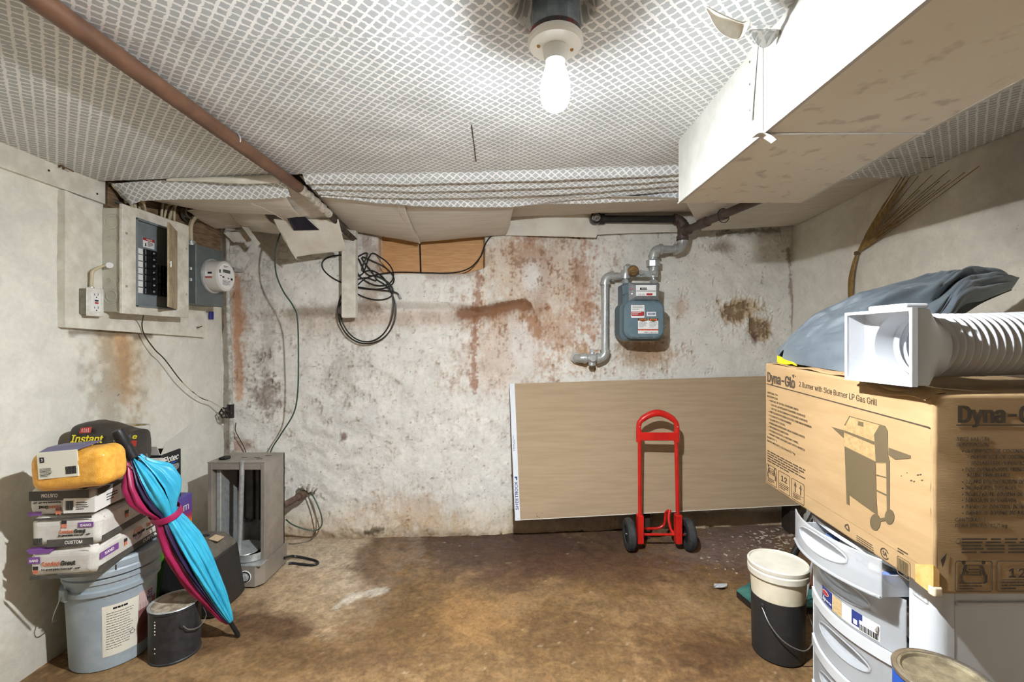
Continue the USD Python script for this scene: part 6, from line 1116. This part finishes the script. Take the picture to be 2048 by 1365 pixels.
def bowgrid(z0, z1, x, dz=12, y0=1.228, y1=1.600, n=34, fn=lambda u, v: 0):
    Yg, Zg = np.meshgrid(np.linspace(y0, y1, n), np.linspace(z0, z1, dz), indexing="ij"); return np.stack([x + bow(Yg) + fn(Yg, Zg), Yg, Zg], -1)
def rail(z0, z1):
    g = bowgrid(z0, z1, xF - .012, 4); s = np.array([(xF + .03, yy) for yy in (1.228, 1.60)]); pg = Polygon([(xF - .014 + bow(yy), yy) for yy in np.linspace(1.228, 1.60, 30)] + [(xF + .06, 1.60), (xF + .06, 1.228)])
    m = trimesh.creation.extrude_polygon(pg, z1 - z0, engine="earcut"); m.apply_translation((0, 0, z0)); obj("rail", m, m_cart, ct_, 30)
for z0, z1 in ((.386, .418), (.222, .254), (.058, .092), (.004, .020)): rail(z0, z1)
tpl = Polygon([(xF - .004 + .5 * bow(yy), yy) for yy in np.linspace(yA + .01, yB, 30)] + [(xBk, yB), (xBk, yA + .01)]); m = trimesh.creation.extrude_polygon(tpl, .012, engine="earcut"); m.apply_translation((0, 0, .650)); obj("top", m, m_cart, ct_, 30)
cols = [(90, 110, 160), (176, 170, 160), (170, 62, 56), (120, 116, 110)]
for k, (z0, z1, pull) in enumerate(((.586, .690, .066), (.420, .580, 0), (.256, .384, 0), (.094, .220, 0))):
    zc = z0 + .62 * (z1 - z0)
    HZ = min(.028, .36 * (z1 - z0))
    def dent(Yg, Zg, zc=zc): e = ((Yg - 1.414) / .105) ** 2 + ((Zg - zc) / HZ) ** 2; return .026 * np.clip(1 - e, 0, 1) ** .6
    dg = bowgrid(z0, z1, xF - .004 - pull, 26, n=60, fn=dent); d_ = obj("drawer", thick(dg, .004), m_drw, ct_, True)
    if pull: obj("drawer_side", cat([bx((xF - .004 - pull, y_, z0), (xF + .30, y_ + .004, z1 - .045), .001) for y_ in (1.232, 1.592)] + [bx((xF - .02 - pull, 1.236, z0), (xF + .30, 1.592, z0 + .004), .001)]), m_drw, d_, False); obj("drawer_lip", tube([(xF - .006 - pull + bow(np.array(yy)), yy, z0) for yy in np.linspace(1.230, 1.598, 30)], .0045, 8), m_drw, d_)
    # handle hollow: an outline ridge
    ar = np.linspace(0, 2 * math.pi, 60, endpoint=False); yy, zz_ = 1.414 + .107 * np.cos(ar), zc + (HZ + .001) * np.sin(ar); obj("handle_ridge", tube(np.stack([xF - .0075 - pull + bow(yy), yy, zz_], 1), .0025, 6, closed=True), m_drw, d_)
    r_ = np.random.default_rng(400 + k); 
    for j in range(5):
        c = np.array([xF + .06 + .03 * r_.random() - pull * .8, 1.28 + .065 * j, z0 + .012]); w = r_.uniform(.020, .030); hgt = min(r_.uniform(.03, .09), z1 - z0 - .080)
        col = cols[k] if j % 2 == 0 else [(210, 206, 198), (150, 140, 124), (140, 110, 90), (86, 84, 82)][k]
        it = obj("contents", rot(rbx(c - (w, w, 0), c + (w, w, hgt), .008), 30 * j, (0, 0, 1), c), M(f"drawer_contents_{k}_{j}", col, None, rough=.7), ct_)
# price label on the second drawer
def lbl(nm, y0, y1, z0, z1, mat, o=.0065, par=None): return obj(nm, thick(bowgrid(z0, z1, xF - o, 3, y0, y1, 12), .0006), mat, par or ct_, True)
lab_ = lbl("label", 1.282, 1.500, .428, .478, M("label_sky", (206, 212, 216), None, rough=.4)); lbl("label_blue", 1.442, 1.500, .428, .478, m_navy, .0073, lab_); lbl("label_photo", 1.399, 1.440, .428, .478, M("label_wood", (206, 182, 140), (180, 150, 104), 40, .5, stretch=(1, 1, 6)), .0073, lab_); lbl("label_blue", 1.329, 1.362, .436, .478, m_navy, .0073, lab_); lbl("label_white", 1.283, 1.337, .430, .460, m_lab, .0078, lab_)
def btext(m2, ymid_start, z, mat, o):
    m = m2.copy(); Yv2 = ymid_start - m.vertices[:, 0]; m.vertices = np.stack([xF - o + bow(Yv2) - m.vertices[:, 2], Yv2, z + m.vertices[:, 1]], 1); m.fix_normals(); return obj("print", m, mat, lab_, False)
btext(extr(aff.translate(aff.scale(Point(0, 0).buffer(.01), 1.9, .8), .02, .004)), 1.497, .458, m_peach, .0082); btext(extr(aff.translate(aff.scale(Point(0, 0).buffer(.01), 1.6, .55), .02, .004)), 1.497, .458, m_red, .0088)
btext(text_mesh("4", .018, .0004, True), 1.496, .432, m_wt, .0082); t2 = text_mesh("Drawer Cart", .006, .0004, True); t2.apply_scale([.036 / t2.extents[0], 1, 1]); btext(t2, 1.480, .438, m_wt, .0082); btext(extr(barcode(rng, .05, .017)), 1.335, .433, m_prb, .0086); btext(extr(sbox(0, 0, .012, .014)), 1.355, .440, m_wt, .0082)
obj("peeling_corner", hullm([(xF - .010 + bow(np.array(1.29)), y, z) for y, z in ((1.282, .462), (1.318, .478), (1.283, .478))] + [(xF - .022 + bow(np.array(1.29)), 1.281, .466)]), m_cream, lab_, False)

# ================================================================ buckets, sweeper, blue can, palm frond
pl_c = np.array([1.093, 1.871, 0.0])
bp = thing("black_pail", "black plastic pail with a wire handle holding the white pail", "pail", pl_c); m_bpl = M("pail_black", (38, 38, 39), (52, 50, 48), 30, .5, bump=.1, lo=.55, hi=.75)
obj("body", lathe([(0, .002), (.090, .002), (.0945, .006), (.0965, .05), (.099, .238), (.1005, .242), (.097, .242), (.093, .01), (0, .008)], pl_c, n=64), m_bpl, bp)
def pang(d): a = math.radians(d); return np.array([math.cos(a), math.sin(a), 0])
e1_, e2_ = pl_c + pang(206) * .102 + Zu * .215, pl_c + pang(-22) * .102 + Zu * .19
for e_ in (e1_, e2_): obj("handle_ear", lathe([(0, .006), (.010, .005), (.012, 0)], e_ - (e_ - pl_c) * np.array([1, 1, 0]) * .03, (e_ - pl_c) * np.array([1, 1, 0]), 14), m_bpl, bp)
hpts = [e1_] + [pl_c + pang(d) * .122 + Zu * z for d, z in ((228, .165), (252, .115), (285, .085), (312, .098), (330, .135))] + [e2_]
obj("handle", wire(hpts, .0024), m_wire, bp)
wpl = thing("white_pail", "dirty white lidded pail standing inside the black pail", "pail", pl_c + Zu * .2); m_wpl = M("pail_white", (220, 212, 190), (204, 192, 164), 8, .5, bump=.06)
obj("body", lathe([(0, .10), (.088, .10), (.0945, .20), (.0975, .244), (.1035, .345), (.09, .345)], pl_c, n=64), m_wpl, wpl)
obj("lid", lathe([(.106, .326), (.111, .328), (.1125, .350), (.1095, .356), (.1115, .360), (.1125, .372), (.109, .377), (.104, .377), (.102, .371), (0, .370)], pl_c, n=64), M("lid_white", (222, 216, 200), (206, 200, 186), 9, .45), wpl)

sw2 = thing("floor_sweeper", "teal topped floor sweeper with a black handle lying behind the pails", "sweeper", (1.2, 2.25, 0)); m_teal = M("teal_plastic", (72, 128, 118), (40, 96, 92), 14, .5)
def tz(px, py, z=.045): return onz(px, py, z)
sq = [tz(1473, 1178), tz(1500, 1163), tz(1655, 1158), tz(1655, 1212), tz(1512, 1210)]
obj("head", hullm([q - Zu * t for q in sq for t in (0.006, .012)] + [q * np.array([1, 1, 0]) + Zu * .034 for q in sq]), m_teal, sw2, False)
cen = np.mean(sq, 0) * np.array([1, 1, 0]); obj("bumper", hullm([cen + (q * np.array([1, 1, 0]) - cen) * 1.0 + Zu * z for q in sq for z in (.004, .030)]), m_black, sw2, False)
obj("hump", tap(.040, .075, (1.33, 1.46, 2.24, 2.30), (1.36, 1.44, 2.25, 2.29)), m_teal, sw2, 40)
hA = P(1572, 1140, 2.28); hB = np.array([1.93, 2.32, 1.16]); obj("handle", tube([hA + (0, 0, -.05), hA, hA + (hB - hA) * .98], .0165, 14), m_black, sw2)
wr = thing("white_rod", "thin white rod standing behind the pails beside the drawer cart", "rod", (1.30, 2.0, 0)); obj("rod", cyl(onz(1611, 1200, .05), P(1640, 1048, 2.02), .006, sides=10), m_cart, wr)
bpn = thing("brown_board", "small reddish brown board leaning between the sweeper and the drawer cart", "board", (1.36, 2.1, 0)); obj("board", hullm([P(x, y, Y) for x, y in ((1618, 1178), (1660, 1190), (1660, 1090), (1632, 1098)) for Y in (2.03, 2.045)]), M("brown_panel", (128, 82, 52), (108, 68, 44), 8, .7), bpn, False)

pn_c = np.array([.912, .962]); m_pc = M("can_label_blue", (30, 84, 176), (24, 72, 158), 12, .35); m_rim = M("can_rim", (178, 172, 158), (150, 142, 124), 30, .3, .85); m_lid2 = M("can_lid_dirty", (158, 146, 118), (104, 94, 74), 18, .5, .35, bump=.35)
can0 = None
for k in range(3):
    z = .1905 * (2 - k) + .003
    lab_k = ["blue labelled paint can with a dirty metal lid at the lower right of the picture", "paint can directly under the topmost blue can in the stack", "lowest paint can of the stack beside the drawer cart"][k]
    pcn = thing("blue_paint_can", lab_k, "can", (pn_c[0], pn_c[1], z), "stacked blue paint cans")
    if k == 0:
        c0_ = (pn_c[0], pn_c[1], z); can0 = pcn
        obj("body", lathe([(0, .004), (.080, .004), (.084, .001), (.085, .006), (.0825, .009), (.0825, .177), (.0855, .180), (.0855, .186), (.078, .187)], c0_, n=56), m_rim, pcn)
        ob_ = obj("label", lathe([(.0832, .010), (.0834, .011), (.0834, .176), (.0832, .177)], c0_, n=56), m_pc, pcn)
        obj("rim", lathe([(.072, .183), (.075, .189), (.0785, .1905), (.0845, .190), (.0862, .1875), (.0855, .184), (.082, .183)], c0_, n=56), m_rim, pcn); obj("lid", lathe([(.0775, .1865), (.073, .1885), (.070, .1875), (.067, .182), (.064, .181), (0, .182)], c0_, n=48), m_lid2, pcn)
        for d_, s in ((212, "I"), (224, "N"),): wraptext(ob_, text_mesh(s, .042, .0005, True), d_, z + .118, m_wt, .0006, (pn_c[0], pn_c[1], 0), lambda zz: .0834 + 0 * zz)
    else:
        stage.GetPrimAtPath(pcn.path).GetReferences().AddInternalReference(can0.path); stage.GetPrimAtPath(pcn.path).SetInstanceable(True)

pf = thing("dried_palm_frond", "dried tan palm frond with splayed thin blades stuck on the right wall", "palm frond", (1.95, 2.57, 1.5))
m_palm = M("dry_palm", (150, 118, 62), (112, 84, 42), 30, .6, stretch=(4, 4, 1)); xw_ = 1.945
node = onx(1714, 507, xw_); stem = spline([onx(1704, 640, xw_), onx(1701, 580, xw_), onx(1704, 545, xw_), node], 10)
st2 = np.stack([[p + np.array([-.006 * (1 - abs(s)), s * w, 0]) for s in np.linspace(-1, 1, 5)] for p, w in zip(stem, np.interp(np.linspace(0, 1, len(stem)), [0, .5, .9, 1], [.016, .020, .014, .009]))]); obj("stem", thick(st2, .003), m_palm, pf, True); obj("knot", rbx(node - (.010, .014, .010), node + (.008, .014, .012), .006), M("knot_brown", (96, 76, 50), None, rough=.8), pf)
r_ = np.random.default_rng(55)
ends = [((1806, 352), .010), ((1812, 352), .012), ((1822, 352), .008), ((1816, 362), .008), ((1838, 352), .005), ((1846, 368), .004), ((1840, 380), .005), ((1865, 350), .004), ((1880, 362), .003), ((1900, 340), .0025), ((1960, 332), .0025), ((1902, 360), .003), ((1800, 440), .010), ((1870, 380), .003), ((1930, 345), .0022)]
for (px, py), w in ends:
    e_ = onx(px, py, xw_); mid = (node + e_) / 2 + np.array([-.004, 0, r_.uniform(-.012, .012)]); c = spline([node, mid, e_], 8); d0 = e_ - node; sd_ = np.cross(d0, Xa); sd_ /= np.linalg.norm(sd_)
    wd = w * np.interp(np.linspace(0, 1, len(c)), [0, .25, .6, 1], [.35, 1, .7, .15]); obj("blade", thick(np.stack([[p + sd_ * s * ww + np.array([-.003 * (1 - abs(s)) - .002 * r_.random(), 0, 0]) for s in (-1, 0, 1)] for p, ww in zip(c, wd)]), .001), m_palm, pf, True)
hk = thing("wall_hook_wire", "small black wire bracket at the top of the right wall under the ceiling", "bracket", onx(2010, 243, 1.95)); obj("bracket", wire([onx(1985, 247, 1.95), onx(1998, 243, 1.94), onx(2012, 246, 1.94), onx(2030, 240, 1.94), onx(2062, 240, 1.94)], .006), m_black, hk); obj("clamp", rbx(onx(1992, 252, 1.935), onx(2006, 240, 1.955), .006), m_black, hk)

# crumbs and flakes on the floor by the right-hand corner
deb = []
for k in range(150):
    px, py = (rng.normal(1545, 34), rng.normal(1078, 12)) if k < 70 else (rng.uniform(1400, 1600), rng.uniform(1062, 1150))
    if not (1400 < px < 1600 and 1056 < py < 1160): continue
    q = onz(px, py, .004); s = rng.uniform(.003, .011 if k < 70 else .006); deb.append(hullm(q + rng.normal(0, 1, (8, 3)) * np.array([s, s, s * .25])))
obj("paint_flakes", cat(deb), M("flake_pale", (196, 186, 168), (176, 162, 140), 40, .9), None, False, "scattered pale paint flakes on the floor near the right corner", kind="stuff", cat="flakes")
ch = thing("crumpled_scrap", "small crumpled silvery scrap on the floor left of the pails", "scrap", onz(1440, 1172, .01)); g_ = np.array([[onz(1428 + 26 * u, 1168 + 8 * v, .012 + .008 * math.sin(7 * u + 4 * v)) for v in np.linspace(0, 1, 5)] for u in np.linspace(0, 1, 8)]); obj("scrap", thick(g_, .002), m_cart, ch, True)
